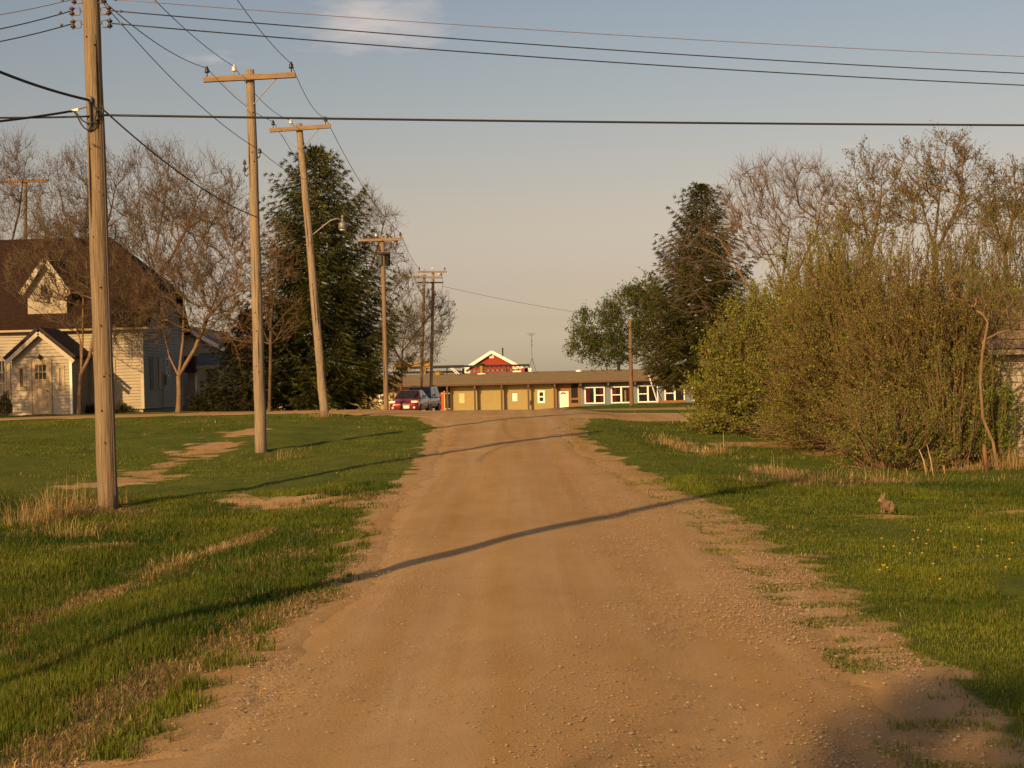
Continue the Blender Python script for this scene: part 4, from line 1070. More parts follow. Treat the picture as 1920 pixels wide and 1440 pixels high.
v0 = MB().bb((fx(917.5, 667, BY), BY - .16, fz(921.5, 671.5, BY)), (fx(925.5, 667, BY), BY - .055, fz(921.5, 663.5, BY))).build('gable_vent', M_WHITE, barn)
MB().bb((fx(919.8, 667, BY), BY - .18, fz(921.5, 669, BY)), (fx(923.2, 667, BY), BY - .161, fz(921.5, 666, BY))).build('louvre', M_CREAM, v0)
cpx = fx(942.5, 660, BY + 6); MB().tube([(cpx, BY + 6, bza - 1.4), (cpx, BY + 6, fz(942.5, 652, BY + 6))], .1, 8).build('flue', M_DKMETAL, barn)
# folded farm implement standing behind the low building
IY = 178.0
imp = thing('farm_implement', 'long folded farm implement whose dark frame shows above the low roof', 'farm machine', (fx(860, 690, IY), IY, gz(-6, IY)))
gI = gz(-6, IY)
def ib(name, x0, y0, x1, y1, w, m, dy=0, parent=imp): return MB().beam(P(x0, y0, IY + dy), P(x1, y1, IY + dy), w).build(name, m, parent)
ib('upper_boom', 737, 690, 870, 687, .36, M_DKMETAL); ib('upper_boom', 870, 687, 993, 684.5, .26, M_DKMETAL)
ib('lower_boom', 740, 699, 868, 697, .3, M_DKMETAL, .5); ib('lower_boom', 882, 695.5, 992, 693, .2, M_METAL, .5)
mb = MB()
for k in range(13):
    x = 884 + k * 8.6; mb.beam(P(x, 695, IY + .25), P(x + 4.3, 686, IY + .25), .07).beam(P(x + 4.3, 686, IY + .25), P(x + 8.6, 694.6, IY + .25), .07)
mb.build('lattice', M_POST, imp)
mb = MB()
for k in range(34):
    x = 741 + k * 4; mb.beam(P(x, 689.5, IY - .1), P(x + .5, 686.6, IY - .1), .09)
mb.build('tines', M_DKMETAL, imp)
for x in (760, 800, 838, 868, 905, 950, 985):
    a = P(x, 690, IY + .3); MB().beam((a.x, a.y, gI - .05), a, .14).build('frame_post', M_DKMETAL, imp)
for x, w_ in ((984, M_BARN), (990, M_WHITE)):
    a = P(x, 690, IY - .4); MB().box((a.x, a.y, a.z - .25), (.8, .3, .5)).build('end_panel', w_, imp)
MB().beam(P(874, 700, IY), P(866, 690, IY), .3).build('end_panel', M_WHITE, imp)
yl = thing('yellow_machine', 'yellow farm machine frame glimpsed between spruce and double poles', 'farm machine', (fx(770, 690, 172), 172, gz(-10, 172)))
def yb_(x0, y0, x1, y1, w=.16): MB().beam(P(x0, y0, 172), P(x1, y1, 172), w).build('frame_bar', M_YELLOW, yl)
for q in ((738, 678, 806, 676), (738, 687, 806, 685), (740, 678, 741, 697), (766, 677, 767, 697), (794, 676, 795, 697), (805, 676, 806, 697), (741, 687, 766, 678), (767, 687, 794, 677)): yb_(*q)
MB().bb((fx(796, 683, 172), 172.1, fz(800, 690, 172)), (fx(805, 683, 172), 173.2, fz(800, 677, 172))).build('hopper', M_YELLOW, yl)
for x in (750, 796):
    a = P(x, 690, 172); a.z = gz(a.x, 172) + .6
    MB().lathe(a, [(.25, -.2), (.6, -.18), (.6, .18), (.25, .2)], 16, axis='x').build('wheel', M_TIRE, yl)
    MB().beam((a.x, a.y, a.z), (a.x, a.y, fz(x, 690, 172)), .16).build('frame_bar', M_YELLOW, yl)

# ------------------------------------------------------------------ weathered shed
EY = 29.6
ex0 = fx(1872, 760, EY); ex1 = ex0 + 4.6; egz = gz(ex0 + 1, EY) - .1; eez = fz(1890, 651, EY)
shed = thing('weathered_shed', 'small weathered wooden shed cut off by the right picture edge', 'shed', (ex0 + 2, EY, egz))
MB().bb((ex0 + .03, EY + .03, egz - .2), (ex1, EY + 3.6, eez)).build('wall', M_GREYBOARD, shed)
bh = .142; z = egz; k = 0; bm_me = None
while z < eez - .05:
    zt = min(z + bh, eez - .02)
    o = MB().add([(ex0, EY + .028, z), (ex1, EY + .028, z), (ex1, EY - .016, z), (ex0, EY - .016, z), (ex0, EY + .028, zt - .006), (ex1, EY + .028, zt - .006), (ex1, EY + .008, zt - .006), (ex0, EY + .008, zt - .006)],
                 [(0, 1, 2, 3), (4, 7, 6, 5), (3, 2, 6, 7), (0, 3, 7, 4), (1, 5, 6, 2)]).build('board', M_GREYBOARD, shed)
    z = zt
    if zt >= eez - .03: break
# side boards towards the shrubs
z = egz
while z < eez - .05:
    zt = min(z + bh, eez - .02)
    MB().bb((ex0 - .018, EY + .04, z), (ex0 + .028, EY + 3.55, zt - .006)).build('board', M_GREYBOARD, shed); z = zt
    if zt >= eez - .03: break
# hip roof carrying split shingles
hpk = Vector(((ex0 + ex1) / 2, EY + 1.8, eez + 1.75)); e0 = .28
C0 = [Vector((ex0 - e0, EY - e0, eez - .05)), Vector((ex1 + e0, EY - e0, eez - .05)), Vector((ex1 + e0, EY + 3.6 + e0, eez - .05)), Vector((ex0 - e0, EY + 3.6 + e0, eez - .05))]
mb = MB()
for i in range(4): mb.slab([C0[i], C0[(i + 1) % 4], hpk], .06)
mb.build('roof', M_OLDSH, shed)
MB().bb((ex0 - e0, EY - e0 - .03, eez - .16), (ex1 + e0, EY - e0 + .0, eez - .055)).build('fascia', mat('old_fascia', (.20, .155, .11), var=.2), shed)
rsh = random.Random(4)
sh_me = None
up = (hpk - (C0[0] + C0[1]) / 2); upn = up.normalized(); right = (C0[1] - C0[0]).normalized(); nrm = right.cross(upn).normalized()
for row in range(9):
    f = row / 9; a = C0[0].lerp(hpk, f); b = C0[1].lerp(hpk, f); L = (b - a).length; x = .02
    while x < min(L - .05, 2.2):
        w_ = rsh.uniform(.10, .17); p = a + right * (x + w_ / 2) + upn * .13 + nrm * (.02 + rsh.random() * .012)
        if sh_me is None:
            o = MB().box((0, 0, 0), (.13, .27, .016)).build('shingle', M_OLDSH, shed, local=True); sh_me = o
        else:
            o = sh_me.copy(); COL.objects.link(o)
        Mx = Matrix((right, upn, nrm)).transposed().to_4x4(); Mx = Mx @ Matrix.Rotation(rsh.uniform(-.05, .05), 4, 'Z') @ Matrix.Rotation(-.05 + rsh.uniform(-.04, .04), 4, 'X')
        o.matrix_local = Matrix.Translation(p - OFF[shed.name]) @ Mx @ Matrix.Diagonal((w_ / .135, 1, 1, 1))
        x += w_ + .008

# ------------------------------------------------------------------ cars (front towards the viewer)
def car(name, label, loc, rotz, kind, paint):
    t = thing(name, label, 'car', loc, None, rotz)
    suv = kind == 'suv'
    L, Wd = 4.6, (1.86 if suv else 1.78)
    if suv:
        st = [(-2.28, .50, .84, .80), (-2.2, .42, .98, .88), (-1.5, .36, 1.06, .93), (-.95, .34, 1.12, .93), (.5, .33, 1.12, .93), (2.0, .35, 1.10, .92), (2.3, .45, 1.0, .86)]
        gh = dict(y0=-1.0, y1=2.22, ry0=-.25, ry1=2.05, zb=1.08, zr=1.74, wb=.86, wr=.70)
    else:
        st = [(-2.34, .34, .60, .66), (-2.25, .24, .72, .80), (-2.0, .20, .80, .87), (-1.1, .20, .93, .89), (.6, .20, .95, .89), (1.6, .22, .99, .88), (2.2, .26, .96, .84), (2.3, .4, .86, .76)]
        gh = dict(y0=-1.12, y1=1.75, ry0=-.28, ry1=.92, zb=.90, zr=1.39, wb=.80, wr=.58)
    V, F = [], []
    for y, zb, zt, w in st:
        ring = [(-w * .8, zb), (-w * .97, zb + .1 * (zt - zb)), (-w, zb + .45 * (zt - zb)), (-w * .965, zb + .78 * (zt - zb)), (-w * .84, zt - .02), (-w * .4, zt + .018), (w * .4, zt + .018), (w * .84, zt - .02), (w * .965, zb + .78 * (zt - zb)), (w, zb + .45 * (zt - zb)), (w * .97, zb + .1 * (zt - zb)), (w * .8, zb)]
        V += [(x, y, z) for x, z in ring]
    n = 12
    for i in range(len(st) - 1):
        for k in range(n): F.append((i * n + k, i * n + (k + 1) % n, (i + 1) * n + (k + 1) % n, (i + 1) * n + k))
    F += [tuple(range(n)), tuple(range((len(st) - 1) * n, len(st) * n))]
    b = MB(); b.v, b.f = V, F
    body = b.build('body', paint, t, local=True, smooth=False)
    bv = body.modifiers.new('b', 'BEVEL'); bv.width = .035; bv.segments = 2; bv.limit_method = 'ANGLE'; bv.angle_limit = R(20)
    body.data.shade_smooth()
    g = gh
    ca = [(-g['wb'], g['y0'], g['zb']), (g['wb'], g['y0'], g['zb']), (g['wb'], g['y1'], g['zb']), (-g['wb'], g['y1'], g['zb']), (-g['wr'], g['ry0'], g['zr']), (g['wr'], g['ry0'], g['zr']), (g['wr'], g['ry1'], g['zr']), (-g['wr'], g['ry1'], g['zr'])]
    b = MB().add(ca, [(0, 1, 5, 4), (1, 2, 6, 5), (2, 3, 7, 6), (3, 0, 4, 7), (4, 5, 6, 7)])
    ho = b.build('cabin', paint, t, local=True); bv = ho.modifiers.new('b', 'BEVEL'); bv.width = .05; bv.segments = 3; bv.limit_method = 'ANGLE'; ho.data.shade_smooth()
    ca = [Vector(c) for c in ca]
    def glass(nm, q, ins, m=M_GLASS):
        c = sum(q, Vector()) / 4; nn = (q[1] - q[0]).cross(q[2] - q[0]).normalized()
        if nn.dot(c - Vector((0, (g['y0'] + g['y1']) / 2, 1.1))) < 0: nn = -nn
        qq = [c + Vector(((p - c).x * ins, (p - c).y * ins, (p - c).z * (ins - .02))) + nn * .012 for p in q]
        return MB().slab(qq, .006).build(nm, m, t, local=True)
    glass('windshield', [ca[0], ca[1], ca[5], ca[4]], .90)
    glass('rear_window', [ca[2], ca[3], ca[7], ca[6]], .88)
    for q in ([ca[1], ca[2], ca[6], ca[5]], [ca[3], ca[0], ca[4], ca[7]]):
        mid0, mid1 = (q[0] + q[1]) / 2, (q[3] + q[2]) / 2
        glass('side_window', [q[0].lerp(mid0, .06), mid0, mid1, q[3]], .86); glass('side_window', [mid0, q[1].lerp(mid0, .06), q[2], mid1], .86)
    hz = .70 if not suv else .86; fy = -2.27 if not suv else -2.27
    for s in (-1, 1):
        MB().box((s * .62, fy, hz), (.34, .16, .13), Matrix.Rotation(s * .32, 3, 'Z') @ Matrix.Rotation(-.45, 3, 'X')).build('headlight', M_LAMPG, t, local=True)
        MB().box((s * .79, fy + .12, hz + .005), (.11, .14, .12), Matrix.Rotation(s * .55, 3, 'Z') @ Matrix.Rotation(-.4, 3, 'X')).build('turn_signal', M_AMBER, t, local=True)
        MB().lathe((s * .62, -2.33, .40), [(.03, -.03), (.07, 0), (.07, .03), (.02, .05)], 10, axis='y').build('fog_light', M_LAMPG, t, local=True)
        MB().box((s * (g['wb'] + .15), g['y0'] + .35, g['zb'] + .12), (.22, .1, .15)).build('side_mirror', M_DKMETAL if not suv else paint, t, local=True)
        if not suv:
            MB().lathe((s * .15, -2.315, .62), [(.11, -.02), (.125, 0), (.11, .04)], 12, axis='y').build('grille', M_DKMETAL, t, local=True)
        for yy in (-1.42, 1.38):
            wr = .31 if not suv else .36
            wh = MB().lathe((s * (Wd / 2 - .10), yy, wr), [(wr * .6, -.11), (wr * .95, -.105), (wr, -.07), (wr, .07), (wr * .95, .105), (wr * .6, .11)], 20, axis='x').build('tyre', M_TIRE, t, local=True)
            MB().lathe((s * (Wd / 2 + .005), yy, wr), [(wr * .2, -.02), (wr * .62, -.015), (wr * .62, .012), (wr * .1, .02)], 12, axis='x').build('rim', M_METAL, wh, local=True)
        MB().bb((s * (Wd / 2 + .03), -1.9, .16), (s * (Wd / 2 - .16), -.98, .72)).build('wheel_arch', M_DARK, t, local=True) if False else None
    if suv:
        MB().bb((-.5, -2.30, .66), (.5, -2.24, .86)).build('grille', M_METAL, t, local=True)
        MB().box((0, -2.32, .52), (1.7, .16, .2)).build('bumper', M_DKMETAL, t, local=True)
        for s in (-1, 1): MB().tube([(s * .6, -.1, 1.80), (s * .6, 1.9, 1.80)], .025, 6).build('roof_rail', M_METAL, t, local=True)
    else:
        MB().box((.18, -2.365, .44), (.34, .03, .17)).build('number_plate', M_WHITE, t, local=True)
        MB().box((0, -2.33, .30), (1.2, .04, .06)).build('lower_intake', M_DKMETAL, t, local=True)
        MB().box((-.02, -2.34, .50), (.10, .03, .05)).build('badge', M_METAL, t, local=True)
    for s in (-1, 1): MB().tube([(s * .05, g['y0'] - .05, g['zb'] + .06), (s * .05 - .45, g['y0'] + .03, g['zb'] + .1)], .01, 4).build('wiper', M_DKMETAL, t, local=True)
    return t
ccx = fx(764, 750, 82); car('parked_car', 'red sedan parked facing the road beside the pole with transformers', (ccx, 84.3, gz(ccx, 84.3)), R(-6), 'sedan', M_REDCAR)
ccx = fx(786, 745, 90.5); car('parked_car', 'dark blue sport utility vehicle parked behind the red sedan', (ccx, 92, gz(ccx, 92)), R(-8), 'suv', M_BLUECAR)

# ------------------------------------------------------------------ rabbit, bird, dead stalks, dandelions
rp = onground(1664, 962)
def skinned(name, verts, edges, rad, m, parent=None, loc=None, scale=1.0):
    me = bpy.data.meshes.new(name); me.from_pydata([tuple(Vector(v) * scale) for v in verts], edges, [])
    o = bpy.data.objects.new(name, me); COL.objects.link(o)
    sk = o.modifiers.new('skin', 'SKIN'); sk.use_smooth_shade = True
    for i, r_ in enumerate(rad):
        me.skin_vertices[0].data[i].radius = (r_[0] * scale, r_[1] * scale) if hasattr(r_, '__len__') else (r_ * scale, r_ * scale)
    me.skin_vertices[0].data[0].use_root = True
    sb = o.modifiers.new('sub', 'SUBSURF'); sb.levels = 2; sb.render_levels = 2
    me.materials.append(m)
    if parent: o.parent = parent
    if loc is not None: o.location = loc
    return o
rab = thing('rabbit', 'small brown rabbit sitting upright on the bare track in the right lawn', 'rabbit', (rp.x, rp.y, rp.z), None, R(-150))
# local x forward
body = skinned('body', [(-.05, 0, .075), (-.085, 0, .07), (.0, 0, .09), (.045, 0, .105), (.075, 0, .145), (.10, 0, .172), (.135, 0, .165), (.155, 0, .158),
                        (.075, .022, .05), (.085, .024, .012), (.115, .026, .010), (.075, -.022, .05), (.085, -.024, .012), (.115, -.026, .010),
                        (-.03, .05, .05), (-.02, .055, .015), (.045, .055, .012), (-.03, -.05, .05), (-.02, -.055, .015), (.045, -.055, .012),
                        (.085, .016, .205), (.07, .022, .245), (.06, .026, .278), (.085, -.016, .205), (.07, -.022, .245), (.06, -.026, .278)],
               [(0, 1), (0, 2), (2, 3), (3, 4), (4, 5), (5, 6), (6, 7), (3, 8), (8, 9), (9, 10), (3, 11), (11, 12), (12, 13), (0, 14), (14, 15), (15, 16), (0, 17), (17, 18), (18, 19), (5, 20), (20, 21), (21, 22), (5, 23), (23, 24), (24, 25)],
               [.075, .055, .07, .055, .04, .038, .028, .015, .02, .012, .011, .02, .012, .011, .045, .018, .013, .045, .018, .013, (.012, .016), (.009, .019), (.004, .008), (.012, .016), (.009, .019), (.004, .008)], M_FUR, rab)
for nm, c, r_ in (('tail', (-.122, 0, .05), .02), ('belly_patch', (.062, 0, .085), .036)):
    MB().lathe(c, [(r_ * .3, -r_ * .95), (r_ * .8, -r_ * .6), (r_, 0), (r_ * .8, r_ * .6), (r_ * .3, r_ * .95)], 10).build(nm, M_FURW, rab, local=True, smooth=True)
for s in (-1, 1):
    MB().lathe((.118, s * .030, .178), [(.002, -.007), (.007, 0), (.002, .007)], 8).build('eye', M_INS, rab, local=True)
bpz = P(1689, 386, 46.5)
bird = thing('bird', 'small black bird perched in the budding tree top on the right', 'bird', tuple(bpz), None, R(200))
skinned('body', [(0, 0, .10), (.01, 0, .14), (.025, 0, .175), (.055, 0, .172), (-.02, 0, .05), (-.035, 0, -.02), (-.045, 0, -.07)], [(0, 1), (1, 2), (2, 3), (0, 4), (4, 5), (5, 6)], [.04, .034, .026, .006, .034, .016, (.016, .006)], M_BIRD, bird)
for s in (-1, 1): MB().tube([(.005, s * .014, .06), (.015, s * .014, .0)], .003, 4).build('leg', M_DKMETAL, bird, local=True)
def stalk(label, pts, Y, r, m, name='dead_stalk', cat='stalk'):
    P_ = [P(x, y, Y) for x, y in pts]; P_[0].z = gz(P_[0].x, Y) - .05
    o = MB().tube(P_, [r] * (len(P_) - 1) + [r * .5], 5).build(name, m, smooth=True); tag(o, label, cat)
M_STALK = mat('bleached_stalk', (.34, .26, .15), rough=.9, var=.2)
stalk('left one of two bleached stalks leaning before the dark shrub foot', [(1738, 890), (1732, 864), (1723, 842)], 26.2, .013, M_STALK)
stalk('right, taller one of two bleached stalks before the dark shrub foot', [(1751, 889), (1745, 862), (1738, 833)], 26.2, .012, M_STALK)
stalk('short bleached stalk standing right of the taller pair', [(1771, 888), (1770, 872)], 26.4, .010, M_STALK)
stalk('short leaning bleached stalk left of the taller pair', [(1704, 896), (1699, 877)], 26.0, .010, M_STALK)
stalk('thin pale stick upright in the grass at the left willow edge', [(1358, 862), (1357, 836), (1356, 808)], 33.5, .008, M_STALK, 'wooden_stake', 'stake')
stalk('thick dead stub leaning beside the bent sapling', [(1850, 868), (1846, 845), (1845, 832)], 27.0, .045, M_BARN if False else mat('dead_wood', (.17, .09, .045), rough=.9, var=.3), 'dead_stub', 'stub')
# brush piles: dead branches lying under the shrubs
def brush(label, px, py, rx, ry, h, n, seed):
    rs = np.random.RandomState(seed); c = onground(px, py)
    root = thing('brush_pile', label, 'brush pile', tuple(c)); a0, a1, q0, q1 = [], [], [], []
    for i in range(n):
        x, y = c.x + rs.normal() * rx * .5, c.y + rs.normal() * ry * .5; z = gz(x, y) + abs(rs.normal()) * h * .4
        a = rs.uniform(0, 2 * math.pi); L = rs.uniform(.3, 1.1)
        p = np.array([x, y, z]); d = np.array([math.cos(a), math.sin(a) * .6, rs.uniform(-.15, .4)])
        r_ = rs.uniform(.006, .018)
        for k in range(3):
            e = p + d * L / 3 + rs.normal(size=3) * .04; a0.append(p); a1.append(e); q0.append(r_); q1.append(r_ * .75); p = e; r_ *= .75; d = d + rs.normal(size=3) * .3
    V, F = tubes_np(a0, a1, q0, q1, 4); o = npmesh('dead_branches', V, F, mat('dead_branch', (.115, .075, .045), rough=.95, var=.4, nscale=5), root); o['kind'] = 'stuff'
brush('tangle of pale dead branches lying under the large brown shrub', 1615, 858, 1.0, .9, .8, 110, 71)
brush('flat heap of reddish dead branches under the round willow', 1470, 820, 1.2, 1.2, .5, 120, 72)
brush('dead branches heaped at the foot of the dark stems by the shed', 1730, 860, .9, .5, .5, 90, 60)
# dandelions
dl = None; rs = np.random.RandomState(77)
M_DAND = mat('dandelion_yellow', (.40, .25, .012), rough=.7, var=.15); M_STEM = mat('flower_stem', (.10, .14, .03), rough=.7)
for i in range(34):
    if i < 26: q = onground(rs.uniform(1640, 1915), rs.uniform(985, 1100))
    else: q = onground(rs.uniform(480, 640), rs.uniform(880, 925))
    if dl is None:
        dl = thing('dandelion', 'yellow dandelion flower in the mown lawn below the rabbit', 'flower', tuple(q), 'dandelions in the right lawn')
        MB().lathe(q + Vector((0, 0, .05)), [(.006, -.008), (.013, 0), (.011, .005), (.003, .008)], 8).build('flower_head', M_DAND, dl)
        MB().tube([q, q + Vector((.002, 0, .046))], .003, 4).build('stem', M_STEM, dl)
    else:
        c = dl.copy(); COL.objects.link(c); c.location = q
        if i >= 26: c['label'] = 'yellow dandelion flower in the grass near the pole with the highest crossarm'; c['group'] = 'dandelions left of the road'
        for ch in dl.children:
            d = ch.copy(); COL.objects.link(d); d.parent = c

# ------------------------------------------------------------------ vegetation tools
M_BARK = mat('bark', (.085, .058, .036), rough=.95, var=.4, nscale=9, stretch=(1, 1, .35), bump=.6, bscale=25)
M_BARKT = mat('tan_bark', (.16, .105, .062), rough=.95, var=.35, nscale=9, stretch=(1, 1, .3), bump=.6, bscale=25)
M_TWIG = mat('twig_bark', (.105, .075, .048), rough=.9, var=.3, nscale=3)
M_TWIGR = mat('reddish_twig_bark', (.135, .086, .045), rough=.9, var=.35, nscale=3)
M_LEAF = leafmat('leaf', .4)
M_NEEDLE = leafmat('needle', .12, .7)
M_BLADE = leafmat('grass_blade', .35, .55)
M_STRAWB = leafmat('straw_blade', .3, .7)

def ellipsoid_pts(c, r, n, rs, shell=.45):
    d = rs.normal(size=(n, 3)); d /= np.linalg.norm(d, axis=1, keepdims=True)
    rad = (shell + (1 - shell) * rs.random_sample(n)) ** (1 / 2.0)
    return np.array(c) + d * rad[:, None] * np.array(r)

def colonize(paths, targets, step, rs, up=.25, fan=1.2):
    """grow limbs from trunk paths towards every target; returns nodes and parents"""
    nodes, par = [], []
    for pth in paths:
        prev = -1
        if isinstance(pth, tuple): prev_pt, pth = pth
        else: prev_pt = None
        if prev_pt is not None:
            prev = int(np.argmin(((np.array(nodes) - np.array(prev_pt)) ** 2).sum(1)))
        pth = [np.array(p, float) for p in pth]
        for a, b in zip(pth[:-1], pth[1:]):
            k = max(1, int(np.linalg.norm(b - a) / step))
            for i in range(k):
                q = a + (b - a) * i / k
                if i == 0 and prev >= 0 and len(nodes) and np.linalg.norm(nodes[prev] - q) < 1e-6: continue
                nodes.append(q); par.append(prev); prev = len(nodes) - 1
        nodes.append(pth[-1]); par.append(prev)
    root = nodes[0]
    first = len(nodes)
    minz = root[2] + 0.35 * (max(n[2] for n in nodes) - root[2])
    cap = first + len(targets) * 14
    A = np.zeros((cap, 3)); A[:first] = nodes
    ok = np.ones(cap, bool); ok[:first] = [n[2] >= minz for n in nodes]
    n = first
    order = np.argsort(np.linalg.norm(targets - np.array(nodes[first - 1]), axis=1) + rs.random_sample(len(targets)) * .3)
    ends = []
    for ti in order:
        t = targets[ti]
        d = A[:n] - t
        hz = np.sqrt((d[:, :2] ** 2).sum(1))
        dist = np.sqrt((d * d).sum(1)) + fan * np.maximum(0, A[:n, 2] + .85 * hz - t[2]) + .3 * np.maximum(0, A[:n, 2] - t[2]) + np.where(ok[:n], 0, 99)
        k = int(np.argmin(dist)); p = A[k].copy(); L = np.linalg.norm(t - p)
        if L < .05: continue
        m = max(1, min(12, int(L / step)))
        side = rs.normal(size=3) * L * .045
        prev = k
        for i in range(1, m + 1):
            u = i / m
            q = p + (t - p) * u + np.array([0, 0, -up * L * .5]) * (u * (1 - u)) + side * math.sin(math.pi * u)
            A[n] = q; par.append(prev); prev = n; n += 1
        ends.append(prev)
    return A[:n], np.array(par), ends

def radii(nodes, par, tip, power=2.3, rmax=None):
    n = len(nodes); w = np.zeros(n)
    child = np.zeros(n, int)
    for i in range(n):
        if par[i] >= 0: child[par[i]] += 1
    w[child == 0] = tip ** power
    for i in range(n - 1, -1, -1):
        if w[i] == 0: w[i] = tip ** power
        if par[i] >= 0: w[par[i]] += w[i]
    r = w ** (1 / power)
    if rmax: r = r * np.minimum(1, rmax / max(r.max(), 1e-6)) if r.max() > rmax else r
    return r

def leaf_quads(pts, size, rs, cols, aspect=.55, droop=0.0, rnd=.35):
    n = len(pts)
    d = rs.normal(size=(n, 3)); d[:, 2] += droop; d /= np.linalg.norm(d, axis=1, keepdims=True)
    e = np.cross(d, rs.normal(size=(n, 3))); e /= np.linalg.norm(e, axis=1, keepdims=True) + 1e-9
    s = size * (1 - rnd + 2 * rnd * rs.random_sample(n))[:, None]
    a = pts + d * s
    V = np.stack([pts, pts + d * s * .5 + e * s * aspect * .5, a, pts + d * s * .5 - e * s * aspect * .5], 1).reshape(-1, 3)
    F = np.arange(4 * n).reshape(n, 4)
    C = np.array(cols)[rs.randint(len(cols), size=n)] * (.75 + .5 * rs.random_sample(n))[:, None]
    return V, F, np.repeat(C, 4, 0)

def tree_parts(root, nodes, par, r, ends, rs, thick=.028, twigs=4, twl=.45, tipr=.0065, bark=None, twig=None, leaves=None, upw=.6, lname='leaves', nleaf=2, lsize=.05, lcols=((.1, .09, .03),), twname='twigs'):
    bark = bark or M_BARK; twig = twig or M_TWIG
    e = np.array([i for i in range(len(nodes)) if par[i] >= 0])
    p0, p1 = nodes[par[e]], nodes[e]; r0, r1 = r[par[e]], r[e]
    # a child limb starts no thicker than 1.25 of its own far end, so forks taper
    r0 = np.minimum(r0, r1 * 1.3 + .004)
    big = r1 > thick
    V, F = tubes_np(p0[big], p1[big], r0[big], r1[big], 7)
    npmesh('trunk', V, F, bark, root, smooth=True)
    T0, T1, R0, R1 = [p0[~big]], [p1[~big]], [r0[~big]], [r1[~big]]
    tips = nodes[ends]; dirs = tips - nodes[par[ends]]; dirs /= np.linalg.norm(dirs, axis=1, keepdims=True) + 1e-9
    # side shoots along all thin limbs
    thin = np.where(~big)[0]
    if len(thin):
        pick = thin[rs.randint(len(thin), size=int(len(ends) * twigs * .8))]
        base2 = p0[pick] + (p1[pick] - p0[pick]) * rs.random_sample((len(pick), 1))
        d2 = p1[pick] - p0[pick]; d2 /= np.linalg.norm(d2, axis=1, keepdims=True) + 1e-9
        tips = np.concatenate([np.repeat(tips, twigs, 0), base2]); dirs = np.concatenate([np.repeat(dirs, twigs, 0), d2])
    dd = dirs + rs.normal(size=dirs.shape) * .55; dd[:, 2] += upw; dd /= np.linalg.norm(dd, axis=1, keepdims=True)
    L = twl * (.4 + rs.random_sample(len(tips)))[:, None]
    m_ = tips + dd * L * .5 + rs.normal(size=tips.shape) * L * .06
    d3 = dd + rs.normal(size=dd.shape) * .3; d3[:, 2] += upw * .3; d3 /= np.linalg.norm(d3, axis=1, keepdims=True)
    en = m_ + d3 * L * .5
    f = np.full(len(tips), tipr)
    T0 += [tips, m_]; T1 += [m_, en]; R0 += [f, f * .8]; R1 += [f * .8, f * .45]
    V, F = tubes_np(np.concatenate(T0), np.concatenate(T1), np.concatenate(R0), np.concatenate(R1), 3)
    o = npmesh(twname, V, F, twig, root); o['kind'] = 'stuff'
    if nleaf:
        k = rs.random_sample((len(en) * nleaf, 1)); q = np.repeat(m_, nleaf, 0) * (1 - k) + np.repeat(en, nleaf, 0) * k
        q = q + rs.normal(size=q.shape) * lsize * .25
        V, F, C = leaf_quads(q, lsize, rs, lcols)
        o = npmesh(lname, V, F, M_LEAF, root, col=C); o['kind'] = 'stuff'

def px_targets(blobs, Y, rs, dens, depth=1.0):
    """crown targets from ellipsoids given as photo centre and half sizes at depth Y"""
    out = []
    for cx, cy, rx, ry in blobs:
        c = P(cx, cy, Y); k = Y / FPX
        r = (rx * k, rx * k * depth, ry * k)
        out.append(ellipsoid_pts(c, r, max(6, int(dens * (rx * ry) / 1000)), rs))
    return np.concatenate(out)

def bare_tree(name, label, cat, trunk_px, limbs_px, blobs, Y, seed, dens=14, step=.5, tip=.0075, rmax=.3, group=None, fan=1.2, **kw):
    rs = np.random.RandomState(seed)
    tp = [P(x, y, Y) for x, y in trunk_px]
    tp[0].z = gz(tp[0].x, Y) - .15
    root = thing(name, label, cat, (tp[0].x, tp[0].y, tp[0].z + .15), group)
    paths = [[tuple(p) for p in tp]]
    for i, lp in enumerate(limbs_px):
        dy = rs.uniform(-1, 1)
        pts = [P(x, y, Y + dy * min(1.0, j * .5)) for j, (x, y) in enumerate(lp)]
        paths.append((tuple(pts[0]), [tuple(p) for p in pts]))
    T = px_targets(blobs, Y, rs, dens)
    zmin = tp[0].z + .8
    T = T[T[:, 2] > zmin]
    nodes, par, ends = colonize(paths, T, step, rs, fan=fan)
    r = radii(nodes, par, tip, 2.25, rmax)
    # trunk flare
    h = nodes[:, 2] - tp[0].z
    r = np.where(h < .7, r * (1 + .35 * (1 - h / .7)), r)
    tree_parts(root, nodes, par, r, ends, rs, **kw)
    return root

